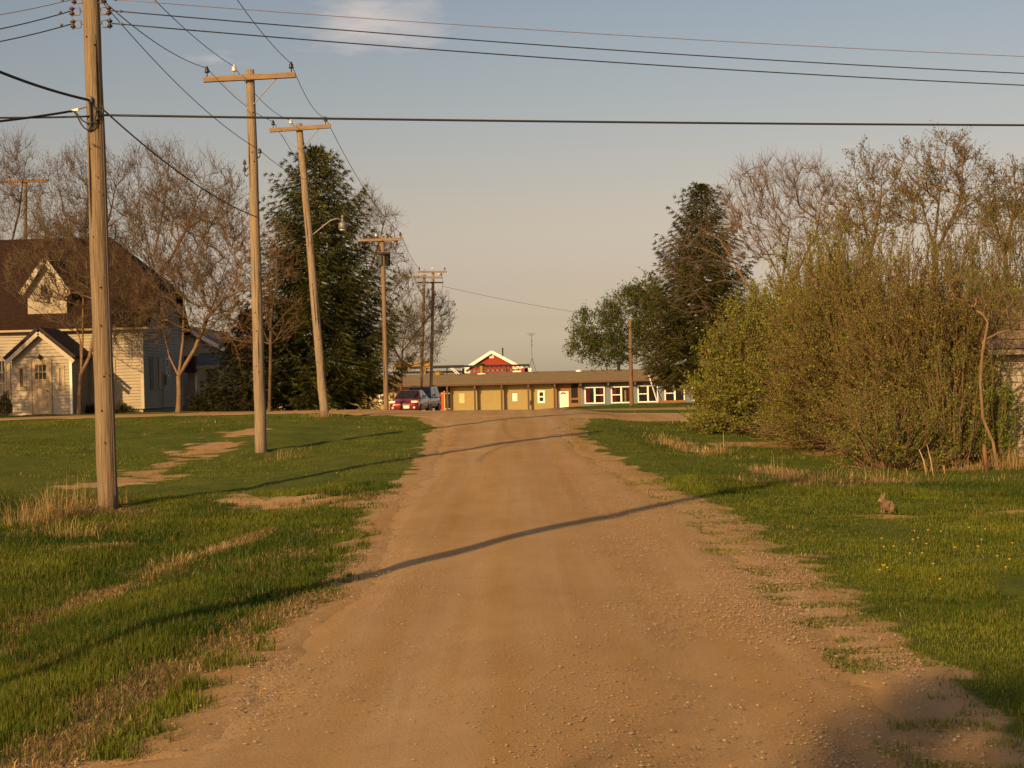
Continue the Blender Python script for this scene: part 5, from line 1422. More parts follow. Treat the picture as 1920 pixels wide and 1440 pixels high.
# ---- spruces
def spruce(name, label, Y, base_px, top_px, halfw_px, seed, levels=46, lean=(0, 0), lowest=.06, cols=((.034, .046, .010), (.044, .058, .012), (.115, .115, .02), (.022, .030, .008)), brown=0.0):
    rs = np.random.RandomState(seed)
    b = P(base_px[0], base_px[1], Y); t = P(top_px[0], top_px[1], Y)
    b.z = gz(b.x, Y) - .1
    H = t.z - b.z; Rm = halfw_px * Y / FPX
    root = thing(name, label, 'spruce tree', (b.x, b.y, b.z + .1))
    mb = MB(); mb.tube([b, b.lerp(t, .5), t], [.3, .17, .02], 9); mb.build('trunk', M_BARK, root, smooth=True)
    b0, t0 = np.array(b), np.array(t)
    P0, P1, R0, R1 = [], [], [], []; SP, SD = [], []; BR = []
    for li in range(levels):
        d0 = ((li + .25) / levels) ** 1.12                       # down from the top
        u = 1 - d0 * (1 - lowest)
        env = Rm * min(1.0, 1.12 * d0 ** .52 * d0 / (d0 + .012))
        nb = int(8 + 6 * (1 - u))
        for k in range(nb):
            uu = u + rs.normal() * .006
            a = 2 * math.pi * (k + rs.random_sample() * .7) / nb + li * 1.9
            L = env * (rs.uniform(.58, .96) if rs.random_sample() < .6 else rs.uniform(.92, 1.16))
            if u < lowest + .06: L *= .8
            o = b0 + (t0 - b0) * uu
            dh = np.array([math.cos(a), math.sin(a), 0]); sd = np.array([-dh[1], dh[0], 0])
            rise = .42 - .62 * (1 - u) + rs.normal() * .05
            npt = max(4, int(L / .22)); pv = o
            for i in range(1, npt + 1):
                s = i / npt
                q = o + dh * L * s + np.array([0, 0, L * (rise * s - .20 * math.sin(s * math.pi) * (1 - u) + .20 * s ** 3)])
                P0.append(pv); P1.append(q); rr = .03 * (1 - s) * (L / Rm) + .006
                R0.append(rr + .003); R1.append(rr)
                if s > .18:
                    w = L * .30 * math.sin(min(1.0, 1.25 * (1.08 - s)) * 1.5) + .10
                    for sg in (-1, 1):
                        ln = w * rs.uniform(.75, 1.15)
                        d = sd * sg + dh * rs.uniform(.5, .95) + np.array([0, 0, -rs.uniform(.12, .40)])
                        d /= np.linalg.norm(d)
                        ns = max(2, int(ln / .085))
                        for j in range(ns):
                            f = (j + .5) / ns
                            SP.append(q + d * ln * f + np.array([0, 0, -.10 * f * ln]) + rs.normal(size=3) * .02); SD.append(d + np.array([0, 0, -.45]) * rs.random_sample()); BR.append(s)
                    SP.append(q); SD.append(dh + np.array([0, 0, -.2])); BR.append(s)
                if i == npt:
                    for _ in range(3): SP.append(q); SD.append(dh * .9 + rs.normal(size=3) * .3 + np.array([0, 0, .25])); BR.append(1.0)
                pv = q
    for _ in range(40):
        s = rs.random_sample() * .07
        SP.append(b0 + (t0 - b0) * (1 - s)); d = rs.normal(size=3); d[2] = 1.2; SD.append(d); BR.append(1.0)
    V, F = tubes_np(P0, P1, R0, R1, 3)
    o = npmesh('branches', V, F, M_BARK, root); o['kind'] = 'stuff'
    SP = np.array(SP); SD = np.array(SD); SD /= np.linalg.norm(SD, axis=1, keepdims=True)
    n = len(SP); VV, CC = [], []
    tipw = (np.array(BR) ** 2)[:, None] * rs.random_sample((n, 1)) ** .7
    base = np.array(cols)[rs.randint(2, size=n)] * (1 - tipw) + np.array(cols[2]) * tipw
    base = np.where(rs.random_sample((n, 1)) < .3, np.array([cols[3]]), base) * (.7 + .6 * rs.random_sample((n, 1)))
    if brown:
        bm_ = rs.random_sample(n) < brown; base[bm_] = np.array([.075, .045, .02]) * (.6 + .6 * rs.random_sample((bm_.sum(), 1)))
    for _ in range(4):
        dd = SD + rs.normal(size=(n, 3)) * .20; dd /= np.linalg.norm(dd, axis=1, keepdims=True)
        e = np.cross(dd, rs.normal(size=(n, 3))); e /= np.linalg.norm(e, axis=1, keepdims=True) + 1e-9
        L = rs.uniform(.14, .30, (n, 1)); w = rs.uniform(.010, .022, (n, 1))
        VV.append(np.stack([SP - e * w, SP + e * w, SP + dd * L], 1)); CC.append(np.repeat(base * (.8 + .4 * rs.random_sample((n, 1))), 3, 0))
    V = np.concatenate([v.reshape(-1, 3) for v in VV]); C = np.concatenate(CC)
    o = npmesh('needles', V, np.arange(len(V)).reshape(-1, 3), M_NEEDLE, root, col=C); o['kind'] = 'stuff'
    return root

# ---- many-stemmed shrubs
def shrub(name, label, base, radii_, H, seed, nst=150, ntw=14, nleaf=9, lsize=.045, cols=((.05, .06, .012),), leaf_from=.45, stem_r=.016, spread=1.0, mat_stem=None, foot=.5, group=None, low=.0, tw=.55, cat='shrub', up=.28, lean=(0, 0)):
    rs = np.random.RandomState(seed)
    base = np.array(base, float)
    root = thing(name, label, cat, tuple(base), group)
    P0, P1, R0, R1, LP = [], [], [], [], []
    ph = rs.random_sample(nst) * 2 * math.pi
    ct = low + (1 - low) * rs.random_sample(nst)
    for i in range(nst):
        st = math.sqrt(max(0, 1 - ct[i] ** 2)) * spread
        f = .66 + .36 * rs.random_sample() ** .6
        top = base + np.array([math.cos(ph[i]) * st * radii_[0] + lean[0] * ct[i], math.sin(ph[i]) * st * radii_[1] + lean[1] * ct[i], H * ct[i]]) * np.array([f, f, f])
        b = base + np.array([math.cos(ph[i]) * foot * radii_[0] * rs.random_sample() * st, math.sin(ph[i]) * foot * radii_[1] * rs.random_sample() * st, -.05])
        gzz = 0
        L = np.linalg.norm(top - b); n = 6; pv = b; pts = [b]
        wob = rs.normal(size=3) * L * .03
        for k in range(1, n + 1):
            s = k / n
            q = b + (top - b) * s + np.array([0, 0, up * L * .5 * s * (1 - s)]) + wob * math.sin(s * 3.1) + rs.normal(size=3) * L * .008
            pts.append(q)
            r_ = stem_r * rs.uniform(.45, 1.5) * (1 - .8 * s) + .003
            P0.append(pv); P1.append(q); R0.append(r_ * 1.12); R1.append(r_); pv = q
        for _ in range(ntw):
            s = 1 - (1 - leaf_from) * rs.random_sample() ** .9
            if rs.random_sample() < .15: s = rs.uniform(.2, leaf_from)
            k = min(n - 1, int(s * n)); a = pts[k] + (pts[k + 1] - pts[k]) * (s * n - k)
            d = (pts[k + 1] - pts[k]) / (np.linalg.norm(pts[k + 1] - pts[k]) + 1e-9) + rs.normal(size=3) * .42 + np.array([0, 0, .22])
            d /= np.linalg.norm(d); l = tw * rs.uniform(.5, 1.3)
            m_ = a + d * l * .5 + rs.normal(size=3) * .02; e_ = m_ + (d + np.array([0, 0, .15]) + rs.normal(size=3) * .15) * l * .5
            P0 += [a, m_]; P1 += [m_, e_]; R0 += [.0065, .005]; R1 += [.005, .0025]
            LP.append((a, e_))
    V, F = tubes_np(P0, P1, R0, R1, 3)
    o = npmesh('stems', V, F, mat_stem or M_TWIGR, root); o['kind'] = 'stuff'
    if nleaf:
        A = np.array([a for a, e in LP]); E = np.array([e for a, e in LP])
        k = rs.random_sample((len(A) * nleaf, 1)) ** .7
        q = np.repeat(A, nleaf, 0) * (1 - k) + np.repeat(E, nleaf, 0) * k + rs.normal(size=(len(A) * nleaf, 3)) * .018
        V, F, C = leaf_quads(q, lsize, rs, cols, aspect=.5, droop=.5)
        o = npmesh('leaves', V, F, M_LEAF, root, col=C); o['kind'] = 'stuff'
    return root

# ------------------------------------------------------------------ trees on the left
BUDC = ((.10, .075, .03), (.075, .07, .022), (.12, .07, .035))
bare_tree('bare_tree', 'tall bare tree cut off by the picture edge, behind the brown roof', 'tree', [(5, 770), (8, 640), (4, 480)], [[(4, 480), (-30, 380), (-60, 300)], [(6, 520), (35, 400), (50, 290)]],
          [(-30, 350, 85, 105), (25, 420, 60, 120), (40, 300, 25, 45)], 74, 21, dens=22, nleaf=1, lsize=.06, lcols=BUDC, twigs=4, twl=.9, upw=.8)
bare_tree('bare_tree', 'slender bare tree of upright twigs rising behind the near wooden pole', 'tree', [(160, 770), (160, 620), (155, 480)], [[(155, 500), (120, 400), (105, 300)], [(155, 480), (165, 370), (160, 290)], [(158, 520), (205, 410), (225, 310)]],
          [(120, 400, 62, 110), (165, 370, 55, 105), (215, 400, 45, 110), (150, 470, 95, 70), (90, 480, 50, 80)], 72, 22, dens=24, nleaf=2, lsize=.07, lcols=BUDC, twigs=4, twl=.8, upw=1.1)
bare_tree('bare_tree', 'wide bare tree with fine spreading crown between near pole and crossarm pole', 'tree', [(292, 770), (290, 620), (288, 500)], [[(288, 500), (262, 400), (258, 310)], [(288, 480), (310, 380), (318, 290)], [(290, 540), (350, 430), (385, 330)]],
          [(270, 370, 48, 95), (320, 350, 48, 85), (385, 380, 60, 90), (330, 470, 100, 90)], 73, 23, dens=22, nleaf=1, lsize=.07, lcols=BUDC, twigs=4, twl=.85, upw=.8)
bare_tree('bare_tree', 'budding tree with trunk forking into three limbs at the house corner', 'tree', [(334, 776), (336, 740), (335, 705)],
          [[(335, 705), (318, 670), (302, 600), (285, 520), (268, 420)], [(335, 705), (343, 640), (345, 560), (335, 460), (330, 370)], [(335, 705), (365, 655), (400, 570), (430, 480), (455, 400)], [(385, 600), (420, 560), (460, 540)]],
          [(290, 480, 52, 140), (340, 450, 60, 150), (405, 470, 62, 130), (440, 400, 32, 80), (350, 560, 100, 70), (400, 610, 50, 40), (280, 600, 35, 50)], 58, 24, dens=24, step=.4, rmax=.27, bark=M_BARKT, nleaf=2, lsize=.06, lcols=((.13, .085, .03), (.09, .07, .022), (.14, .075, .03)), twigs=4, twl=.5)
bare_tree('bare_tree', 'forked budding tree standing right beside the white gabled porch', 'tree', [(148, 778), (150, 735), (152, 700)],
          [[(152, 700), (151, 640), (136, 590), (120, 520), (110, 460)], [(152, 700), (155, 640), (156, 560), (160, 480)], [(152, 702), (168, 670), (175, 635), (190, 560), (195, 500)]],
          [(110, 500, 45, 75), (155, 480, 50, 85), (200, 530, 45, 75), (60, 520, 50, 60), (150, 580, 75, 40), (230, 600, 45, 45)], 57.5, 25, dens=34, step=.4, rmax=.2, bark=M_BARKT, nleaf=2, lsize=.055, lcols=((.13, .085, .03), (.08, .075, .02), (.12, .075, .025)), twigs=4, twl=.45)
bare_tree('bare_tree', 'brown twiggy tree pressed against the left flank of the big spruce', 'tree', [(505, 772), (507, 690), (508, 600)], [[(508, 620), (480, 540), (465, 450)], [(508, 600), (520, 520), (515, 420)]],
          [(480, 480, 45, 85), (515, 500, 50, 90), (470, 580, 50, 60), (530, 600, 40, 50), (455, 640, 40, 40)], 56.8, 26, dens=15, step=.4, rmax=.16, nleaf=1, lsize=.05, lcols=((.10, .065, .025), (.08, .055, .025)), twigs=4, twl=.5, upw=.3, twig=M_TWIGR)
bare_tree('bare_tree', 'grey bare tree showing its crown behind the right shoulder of the big spruce', 'tree', [(690, 770), (690, 620), (688, 500)], [[(688, 500), (670, 420), (665, 370)], [(690, 520), (715, 440), (725, 390)]],
          [(680, 410, 48, 60), (715, 440, 38, 60), (730, 500, 40, 50)], 79, 27, dens=36, nleaf=1, lsize=.06, lcols=((.1, .09, .05),), twigs=4, twl=.6)
bare_tree('bare_tree', 'low spreading bare tree beside the pole with the transformer', 'tree', [(752, 772), (752, 700), (756, 640)], [[(756, 640), (770, 580), (765, 520)], [(754, 660), (800, 600), (835, 560)], [(754, 680), (720, 620), (700, 580)]],
          [(765, 570, 45, 65), (800, 610, 45, 55), (745, 630, 45, 60), (775, 660, 50, 40), (825, 590, 22, 45), (715, 600, 30, 60)], 86, 28, dens=42, step=.4, rmax=.2, nleaf=2, lsize=.07, lcols=((.08, .075, .03), (.1, .075, .035)), twigs=4, twl=.6)
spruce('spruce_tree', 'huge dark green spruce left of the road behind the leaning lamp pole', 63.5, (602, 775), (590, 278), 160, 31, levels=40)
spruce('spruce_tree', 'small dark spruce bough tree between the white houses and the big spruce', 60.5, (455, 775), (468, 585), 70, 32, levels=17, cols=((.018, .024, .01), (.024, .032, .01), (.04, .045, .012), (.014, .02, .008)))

# ------------------------------------------------------------------ trees on the right
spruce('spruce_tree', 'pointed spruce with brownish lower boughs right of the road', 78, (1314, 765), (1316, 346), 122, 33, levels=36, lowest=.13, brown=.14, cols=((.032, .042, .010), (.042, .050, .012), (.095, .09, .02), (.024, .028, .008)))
LEAFG = ((.065, .105, .014), (.09, .13, .018), (.045, .075, .012))
bare_tree('leafy_tree', 'green leafy tree leaning left on a crooked trunk before the blue wall', 'tree', [(1312, 757), (1297, 735), (1283, 708), (1262, 684), (1230, 672), (1195, 664), (1160, 645)],
          [[(1230, 672), (1205, 640), (1200, 600)], [(1195, 664), (1150, 670), (1110, 655)], [(1262, 684), (1255, 640), (1240, 590)]],
          [(1130, 612, 55, 42), (1180, 588, 55, 46), (1222, 590, 42, 55), (1100, 648, 36, 26), (1160, 652, 55, 24), (1212, 552, 32, 34), (1230, 650, 35, 30), (1140, 662, 40, 26)], 90, 41, dens=62, fan=.2, step=.4, rmax=.4, bark=M_BARKT, nleaf=4, lsize=.13, lcols=LEAFG, twigs=4, twl=.6, upw=.2)
bare_tree('bare_tree', 'bare limb tree stretching left across the front of the pointed spruce', 'tree', [(1455, 780), (1445, 640), (1410, 545), (1390, 515)],
          [[(1410, 545), (1380, 505), (1345, 478), (1300, 460), (1245, 462)], [(1400, 530), (1360, 525), (1320, 535), (1290, 560)], [(1390, 515), (1350, 450), (1300, 420)]],
          [(1330, 470, 60, 45), (1280, 490, 45, 45), (1345, 420, 35, 40), (1250, 462, 25, 18), (1300, 560, 40, 40)], 60, 42, dens=17, fan=.15, step=.35, rmax=.2, nleaf=0, twigs=3, twl=.5, upw=0, bark=M_BARKT, twig=M_TWIG)
bare_tree('bare_tree', 'leafless curving tree above the shrubs just right of the pointed spruce', 'tree', [(1480, 790), (1475, 640), (1462, 520)],
          [[(1462, 520), (1420, 440), (1385, 370), (1372, 330)], [(1465, 540), (1480, 430), (1450, 340)], [(1470, 560), (1530, 440), (1545, 350), (1530, 310)], [(1475, 600), (1570, 470), (1590, 400)]],
          [(1400, 370, 45, 62), (1455, 350, 52, 52), (1515, 350, 50, 52), (1560, 395, 42, 60), (1420, 440, 60, 55), (1500, 430, 60, 50)], 56, 43, dens=27, step=.35, rmax=.2, nleaf=0, twigs=4, twl=.6, upw=.35, twig=M_TWIGR)
BUDG = ((.12, .135, .03), (.10, .11, .025), (.15, .14, .045))
bare_tree('budding_tree', 'tree with first leaf tufts showing left of the perched black bird', 'tree', [(1620, 800), (1625, 600), (1632, 470)], [[(1632, 470), (1612, 380), (1600, 300)], [(1632, 480), (1650, 390), (1655, 310)]],
          [(1612, 330, 30, 55), (1655, 350, 42, 62), (1630, 420, 62, 50), (1585, 400, 40, 50)], 47, 44, dens=24, step=.3, rmax=.14, nleaf=3, lsize=.065, lcols=BUDG, twigs=3, twl=.4, twig=M_TWIGR)
bare_tree('budding_tree', 'tallest of the budding trees above the brown shrubs on the right', 'tree', [(1745, 840), (1750, 600), (1752, 460)], [[(1752, 470), (1725, 370), (1715, 280)], [(1752, 460), (1762, 360), (1775, 265)], [(1752, 480), (1800, 380), (1808, 270)]],
          [(1715, 325, 42, 62), (1770, 305, 48, 58), (1808, 310, 28, 58), (1750, 385, 85, 52), (1690, 390, 45, 45), (1830, 385, 40, 50)], 45, 45, dens=22, step=.3, rmax=.15, nleaf=3, lsize=.065, lcols=BUDG, twigs=3, twl=.4, twig=M_TWIGR)
bare_tree('budding_tree', 'budding tree at the picture edge above the weathered shed', 'tree', [(1890, 850), (1890, 600), (1885, 470)], [[(1885, 480), (1860, 400), (1850, 330)], [(1885, 470), (1905, 380), (1900, 310)]],
          [(1860, 370, 32, 60), (1900, 360, 35, 58), (1890, 430, 50, 50), (1935, 380, 30, 60)], 44, 46, dens=28, step=.3, rmax=.14, nleaf=3, lsize=.06, lcols=BUDG, twigs=4, twl=.4, twig=M_TWIGR)
# the willow thicket
WIL = ((0.189, 0.2228, 0.0297), (0.2295, 0.2565, 0.0405), (0.1418, 0.1688, 0.0243), (0.162, 0.162, 0.0351))
BRN = ((0.1625, 0.169, 0.0338), (0.182, 0.1625, 0.0416), (0.13, 0.1495, 0.026), (0.208, 0.195, 0.0455))
GRN = ((0.12, 0.198, 0.024), (0.09, 0.15, 0.0192), (0.156, 0.222, 0.0312))
def gp(x, y, Y):
    q = P(x, y, Y); return (q.x, q.y, gz(q.x, q.y))
shrub('willow_shrub', 'round yellow green willow shrub nearest the cross road', gp(1440, 800, 40.5), (2.3, 2.1), 4.3, 51, nst=340, ntw=20, nleaf=13, lsize=.075, cols=WIL, low=.02, foot=.25)
shrub('willow_shrub', 'tall yellow green willow shrub behind the round one, under the leafless tree', gp(1540, 790, 43.5), (2.7, 2.1), 6.1, 52, nst=340, ntw=20, nleaf=13, lsize=.075, cols=WIL, low=.05, foot=.25)
shrub('willow_shrub', 'large brown willow shrub with dense fine stems behind the brush pile', gp(1625, 800, 34), (2.9, 2.3), 5.8, 53, nst=420, ntw=20, nleaf=11, lsize=.054, cols=BRN + WIL, low=.06, foot=.3)
shrub('willow_shrub', 'tall brown willow shrub directly left of the bent sapling', gp(1760, 800, 30.5), (2.4, 1.9), 5.6, 54, nst=350, ntw=20, nleaf=11, lsize=.05, cols=BRN, low=.12, foot=.35)
shrub('willow_shrub', 'brown willow shrub rising over the roof of the weathered shed', gp(1900, 800, 34.5), (2.7, 2.0), 5.9, 55, nst=300, ntw=19, nleaf=10, lsize=.05, cols=BRN + GRN, low=.12, foot=.35)
shrub('honeysuckle_shrub', 'low bright green leafy shrub in front of the brown stems', gp(1670, 850, 28.0), (1.25, .8), 1.6, 56, nst=70, ntw=10, nleaf=8, lsize=.055, cols=GRN + BRN, low=.05, foot=.5, tw=.4)
shrub('honeysuckle_shrub', 'upright bright green shrub growing against the shed wall', gp(1862, 850, 28.6), (.55, .5), 2.5, 57, nst=40, ntw=10, nleaf=10, lsize=.06, cols=GRN, low=.15, foot=.5, tw=.33, leaf_from=.15)
shrub('honeysuckle_shrub', 'green shrub with leafy stems behind the white dead stalks', gp(1790, 850, 28.4), (.9, .6), 2.6, 58, nst=40, ntw=10, nleaf=7, lsize=.055, cols=GRN, low=.3, foot=.5, tw=.35, leaf_from=.1)
bare_tree('sapling', 'thin sapling with bent trunk leaning beside the shed', 'tree', [(1873, 862), (1862, 830), (1843, 785), (1838, 720), (1842, 660), (1852, 605)],
          [[(1852, 605), (1868, 590), (1890, 575)], [(1848, 620), (1835, 585), (1822, 560), (1800, 540)], [(1842, 640), (1880, 620), (1912, 598)], [(1840, 700), (1850, 680), (1872, 655)]],
          [(1810, 540, 32, 34), (1890, 570, 34, 26), (1850, 560, 30, 34), (1900, 605, 28, 15)], 27.2, 47, dens=26, step=.14, tip=.006, rmax=.085, bark=M_BARKT, twig=M_BARKT, nleaf=2, lsize=.05, lcols=GRN, twigs=2, twl=.25, thick=.014, tipr=.004)
# around the houses
shrub('evergreen_bush', 'round dark bush in front of the second white house', gp(393, 775, 62.5), (.85, .8), 1.0, 61, nst=70, ntw=12, nleaf=14, lsize=.08, cols=((.03, .04, .012), (.02, .028, .009)), low=.0, foot=.3, tw=.3, leaf_from=.3)
shrub('evergreen_bush', 'black green bush mass right of the round dark bush', gp(440, 775, 63), (.95, .8), .95, 62, nst=70, ntw=12, nleaf=14, lsize=.08, cols=((.016, .022, .009), (.02, .026, .009)), low=.0, foot=.3, tw=.3, leaf_from=.3)
shrub('porch_shrub', 'small leafy shrub under the window left of the porch', gp(10, 778, 61), (.45, .4), 1.0, 63, nst=26, ntw=8, nleaf=8, lsize=.07, cols=((.04, .055, .014),), low=.3, foot=.4, tw=.3)
shrub('wall_plant', 'low green plant growing at the house wall behind the near pole', gp(172, 778, 61.3), (.7, .3), .35, 64, nst=40, ntw=7, nleaf=6, lsize=.07, cols=((.035, .05, .012),), low=.1, tw=.2, cat='plant')
shrub('wall_plant', 'low green plant at the sunny corner wall of the house', gp(225, 778, 61.4), (.5, .3), .38, 65, nst=30, ntw=7, nleaf=6, lsize=.07, cols=((.04, .055, .012),), low=.1, tw=.2, cat='plant')
# a tree behind the viewer whose shadow falls over the lower right corner
for i_, (tx, ty, hh, nt_, lb) in enumerate(((-6.0, -8.4, 8.3, 120, 'bare tree behind the viewer shading the lower right road corner'), (-8.3, -10.0, 8.7, 6, 'slender almost branchless tree behind the viewer'))):
    rs_ = np.random.RandomState(66 + i_)
    tb = Vector((tx, ty, gz(tx, ty) - .1)); rt = thing('bare_tree', lb, 'tree', tb)
    pth = [tuple(tb), (tx + .02, ty, tb.z + hh * .4), (tx + .06, ty, tb.z + hh * (.72, .93)[i_])]
    T_ = ellipsoid_pts((tx + .1, ty, tb.z + hh * (.84, .94)[i_]), ((.62, .62, 1.0), (.25, .25, .5))[i_], nt_, rs_)
    nd, pr_, en_ = colonize([pth], T_, .35, rs_)
    tree_parts(rt, nd, pr_, np.maximum(radii(nd, pr_, .012, 2.2, .26), np.where((np.hypot(nd[:, 0] - tx, nd[:, 1] - ty) < .08) & (nd[:, 2] < tb.z + hh * .93), .10 * (i_ == 1), 0)), en_, rs_, nleaf=2 * (1 - i_), lsize=.09, lcols=BUDG, twigs=3 - 2 * i_)

# trees left of the picture whose shade dapples the house front
for i_, (tx, ty, hh, rr) in enumerate(((-27.5, 48.5, 8.6, 3.2), (-33.5, 45.0, 11.5, 4.0), (-23.6, 47.5, 6.6, 1.9))):
    rs_ = np.random.RandomState(80 + i_)
    tb = Vector((tx, ty, gz(tx, ty) - .1))
    rt = thing('bare_tree', ('broad budding tree on the lawn left of the porch', 'tallest budding tree at the far left of the lawn', 'small budding tree nearest the porch on the lawn')[i_], 'tree', tb)
    pth = [tuple(tb), (tx + .1, ty, tb.z + hh * .28), (tx + .2, ty + .2, tb.z + hh * .6)]
    T_ = ellipsoid_pts((tx, ty, tb.z + hh * .58), (rr, rr, hh * .42), (420, 520, 200)[i_], rs_)
    nd, pr_, en_ = colonize([pth], T_, .45, rs_)
    tree_parts(rt, nd, pr_, radii(nd, pr_, .012, 2.2, .28), en_, rs_, nleaf=4, lsize=.12, lcols=BUDG, twigs=4, twl=.6, tipr=.012)

# ------------------------------------------------------------------ grass
HOUSES = [(-40, -15.9, 59, 71), (-23, -12, 70, 90)]
def blades(n, xr, yr, seed, hfun, wfun, cfun, keep, curve=.35, tri1=False, centre=None, flat=0.0):
    rs = np.random.RandomState(seed)
    x = rs.uniform(*xr, n); y = rs.uniform(*yr, n)
    k = keep(x, y, rs); x, y = x[k], y[k]
    z = G(x, y) + (fbm(x * 1.7, y * 1.7, 3) - .5) * .09 * (1 - sstep(-.4, .05, inroad(x, y))) - .01
    m = len(x)
    h = hfun(x, y, rs)[:, None]; w = wfun(x, y, rs)[:, None]
    a = rs.random_sample(m) * 2 * math.pi
    if centre is not None: a = np.arctan2(y - centre[1], x - centre[0]) + rs.normal(size=m) * .7
    d = np.stack([np.cos(a), np.sin(a), np.zeros(m)], 1); e = np.stack([-np.sin(a), np.cos(a), np.zeros(m)], 1)
    lean = (rs.random_sample((m, 1)) ** 1.5) * curve * 2
    if centre is not None: lean = lean * .6 + np.hypot(x - centre[0], y - centre[1])[:, None] * 1.3
    b = np.stack([x, y, z], 1); up = np.array([[0, 0, 1.0]])
    fl = flat * (.4 + .8 * rs.random_sample((m, 1)))
    tip = b + up * h * np.maximum(.06, 1 - .25 * lean - fl) + d * h * (lean + fl * .9)
    C = cfun(x, y, rs)
    if tri1:
        V = np.stack([b - e * w, b + e * w, tip], 1); F = np.arange(3 * m).reshape(m, 3)
        return V.reshape(-1, 3), [F], np.repeat(C, 3, 0)
    mid = b + up * h * (.6 - .3 * fl) + d * h * (lean * .3 + fl * .45)
    V = np.stack([b - e * w, b + e * w, mid + e * w * .75, mid - e * w * .75, tip], 1)
    i = np.arange(m)[:, None] * 5
    return V.reshape(-1, 3), [i + np.array([[0, 1, 2, 3]]), i + np.array([[3, 2, 4]])], np.repeat(C, 5, 0)
def notbuilt(x, y):
    b = np.zeros(x.shape, bool)
    for x0, x1, y0, y1 in HOUSES: b |= (x > x0) & (x < x1) & (y > y0) & (y < y1)
    return ~b
def mk_grass(chunks, name, label, m):
    Vs, Fq, Ft, Cs = [], [], [], []; off = 0
    for V, Fl, C in chunks:
        for f in Fl: (Fq if f.shape[1] == 4 else Ft).append(f + off)
        Vs.append(V); Cs.append(C); off += len(V)
    Fs = [np.concatenate(q) for q in (Fq, Ft) if q]
    o = npmesh(name, np.concatenate(Vs), Fs, m, col=np.concatenate(Cs))
    tag(o, label, name.replace('_', ' '), kind='stuff'); return o
def inview(x, y, mx=1.2): return np.abs(x) < (y * .36 * mx + 3.0)
def gkeep(x, y, rs):
    d = dirtmask(x, y); s = strawmask(x, y)
    ir = inroad(x, y); clump = (fbm(x * 2.0, y * 5.2, 61) > np.where(x < 0, .66, .55)) & (ir < np.where(x < 0, .15, .5)) & (rs.random_sample(len(x)) < .75)
    return inview(x, y) & (((rs.random_sample(len(x)) > d * 1.05) & (ir < .25)) | clump) & (rs.random_sample(len(x)) > s * .85) & notbuilt(x, y)
def skeep(x, y, rs):
    return inview(x, y) & (rs.random_sample(len(x)) < strawmask(x, y)) & (inroad(x, y) < .2) & notbuilt(x, y)
def tallness(x, y):
    left = (x < 0)
    verge = np.where(left, (y < 25.5) & (x > -14), (y > 21) & (x > 2.2 + (y - 21) * .2) & (y < 44))
    t = np.where(verge, .080, .046)
    near_edge = sstep(-1.2, -.1, inroad(x, y)); t = t * (1 - .25 * near_edge)
    return t * (.55 + .9 * fbm(x * .8, y * .8, 91))
def hf(x, y, rs): return tallness(x, y) * (.6 + .8 * rs.random_sample(len(x)))
def wf(x, y, rs): return (.0017 + .00012 * y) * (.7 + .6 * rs.random_sample(len(x)))
def cf(x, y, rs):
    n = fbm(x * .55, y * .55, 95)[:, None]; n2 = fbm(x * 3.1, y * 3.1, 96)[:, None]
    a = np.array([[.036, .070, .007]]); b = np.array([[.135, .16, .016]])
    lawn = np.where((x < -2) & (y < 25.5) | (x > 3) & (y > 21), -.12, .2)[:, None]
    t = np.clip((n - .5) * 1.6 + .42 + lawn + (n2 - .5) * .8, 0, 1)
    c = a * (1 - t) + b * t
    dead = rs.random_sample(len(x)) < .07 + .25 * strawmask(x, y)
    c = np.where(dead[:, None], np.array([[.20, .14, .055]]), c)
    return c * (.7 + .6 * rs.random_sample((len(x), 1)))
def scf(x, y, rs):
    c = np.array([[.38, .285, .11], [.29, .20, .08], [.45, .35, .15], [.20, .145, .06]])[rs.randint(4, size=len(x))]
    return c * (.65 + .6 * rs.random_sample((len(x), 1)))
ch = [blades(330000, (-8.6, -1.2), (5, 13), 1, hf, wf, cf, gkeep), blades(270000, (1.2, 9.2), (5, 13), 2, hf, wf, cf, gkeep),
      blades(220000, (-12.5, -1), (13, 24), 3, hf, wf, cf, gkeep), blades(180000, (1, 12.5), (13, 24), 4, hf, wf, cf, gkeep),
      blades(110000, (-17, -1), (24, 46.5), 5, hf, wf, cf, gkeep, tri1=True), blades(110000, (.8, 17), (24, 46.5), 6, hf, wf, cf, gkeep, tri1=True),
      blades(45000, (-26, -7), (54.6, 61), 7, hf, wf, cf, gkeep, tri1=True), blades(30000, (2.5, 26), (54.6, 84), 8, hf, wf, cf, gkeep, tri1=True)]
mk_grass(ch, 'grass', 'green spring grass of the verges and lawns on both road sides', M_BLADE)
sh = lambda x, y, rs: (.045 + .06 * rs.random_sample(len(x)) + .08 * (pdist(x, y, STRAW_PL[0][0]) < 1.0) + .04 * ((x > 3) & (y > 20))) * 1.0
dry = [blades(330000, (-7, -1.2), (5, 24), 11, sh, wf, scf, skeep, curve=.7, flat=.75), blades(60000, (1.5, 11), (5, 24), 12, sh, wf, scf, skeep, curve=.8, flat=.5),
       blades(60000, (-10, 12), (24, 45), 13, sh, wf, scf, skeep, curve=.8)]
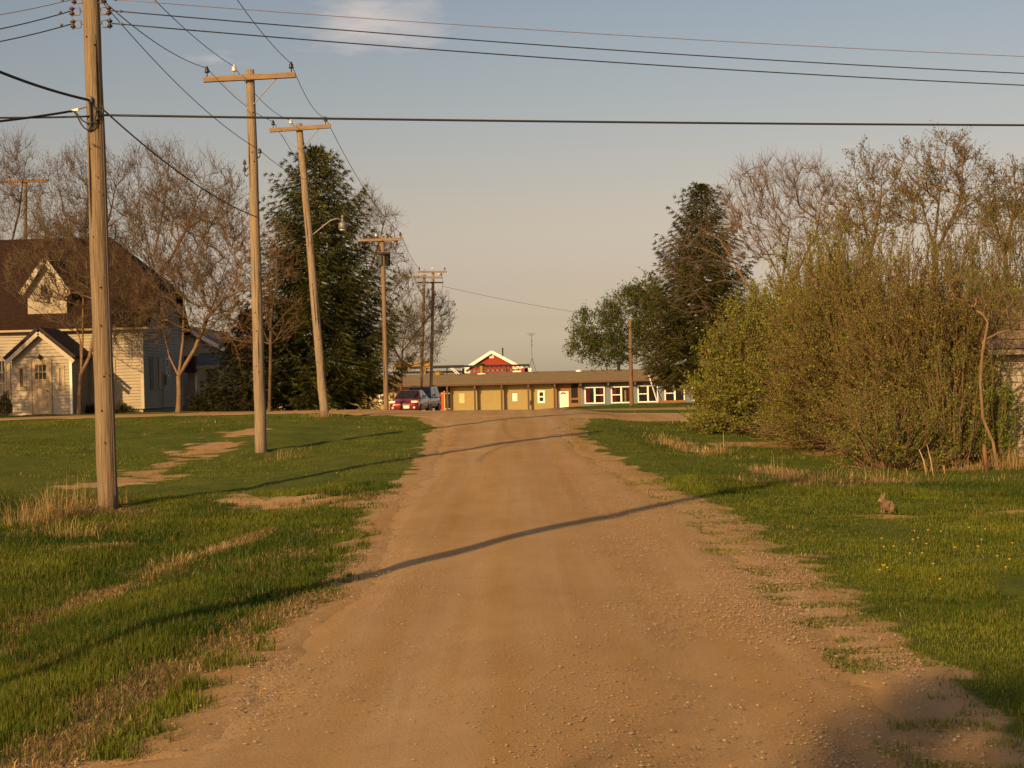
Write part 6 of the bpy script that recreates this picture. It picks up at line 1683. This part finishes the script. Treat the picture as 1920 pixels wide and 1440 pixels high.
# tall dry tussocks by the near pole and by the shed
def tussock(px, py, rad, n, h, seed):
    rs = np.random.RandomState(seed); c = onground(px, py)
    x = c.x + rs.normal(size=n) * rad; y = c.y + rs.normal(size=n) * rad * .7
    return blades(n, (0, 1), (0, 1), seed, lambda a, b, r: h * (.25 + .95 * r.random_sample(len(a)) ** 1.3), lambda a, b, r: .0018 + .0025 * r.random_sample(len(a)), scf, lambda a, b, r: (a.__setitem__(slice(None), x), b.__setitem__(slice(None), y), np.ones(len(a), bool))[2], curve=.7, centre=(c.x, c.y))
for a in ((100, 975, .22, 420, .62, 201), (45, 990, .22, 260, .42, 202), (135, 1010, .25, 260, .3, 203), (150, 955, .12, 90, .6, 204), (235, 950, .15, 70, .3, 205), (190, 955, .2, 90, .25, 206),
          (1900, 880, .25, 260, .5, 207), (1880, 875, .22, 160, .42, 208), (1790, 885, .5, 240, .3, 209), (1540, 900, .6, 420, .28, 210), (1660, 905, .6, 320, .3, 211), (345, 1060, .28, 620, .17, 212), (300, 1080, .2, 320, .14, 213), (420, 1035, .22, 260, .14, 214), (530, 862, .3, 120, .3, 215), (1450, 890, .05, 16, .55, 216), (1462, 895, .05, 14, .5, 217), (600, 783, .35, 200, .35, 218), (1250, 835, .4, 160, .4, 219), (1350, 850, .4, 120, .35, 220)):
    dry.append(tussock(*a))
mk_grass(dry, 'dry_grass', 'straw coloured dead grass in tussocks and along the road edge', M_STRAWB)
# loose stones on the gravel
rs = np.random.RandomState(5)
n = 140000
y = 5.2 + (rs.random_sample(n) ** 1.6) * 24
xl, xr = road_edges(y)
side = rs.random_sample(n)
x = np.where(side < .5, xr - np.abs(rs.normal(size=n)) * .75 + .05, np.where(side < .72, xl + np.abs(rs.normal(size=n)) * .4 - .1, xl + (xr - xl) * rs.random_sample(n)))
ridge = sstep(.42, .62, fbm(x * 2.2, y * .5, 140)); kp = (rs.random_sample(n) < .12 + .88 * ridge) & (np.abs(x) < 6); x, y, side = x[kp], y[kp], side[kp]; xl, xr = xl[kp], xr[kp]; n = len(x)
s = (.003 + .0075 * rs.random_sample(n) ** 4) * np.where(side < .72, 1.1, .75)
c = np.stack([x, y, G(x, y) + .012 + s * .25], 1)
OC = np.array([[1, 0, 0], [0, 1, 0], [-1, 0, 0], [0, -1, 0], [0, 0, .75], [0, 0, -.75]], float)
V = c[:, None, :] + OC[None] * s[:, None, None] * (.7 + .6 * rs.random_sample((n, 6, 1)))
FO = np.array([[0, 1, 4], [1, 2, 4], [2, 3, 4], [3, 0, 4]])
F = (np.arange(n)[:, None, None] * 6 + FO[None]).reshape(-1, 3)
C = np.array([[.28, .19, .105], [.25, .17, .095], [.31, .22, .13], [.21, .145, .085], [.36, .265, .17]])[rs.randint(5, size=n)]
M_STONE = leafmat('stone', 0.0, .9)
o = npmesh('gravel', V.reshape(-1, 3), F, M_STONE, col=np.repeat(C, 6, 0)); tag(o, 'loose pebbles scattered over the road, thickest along its right edge', 'gravel', kind='stuff')
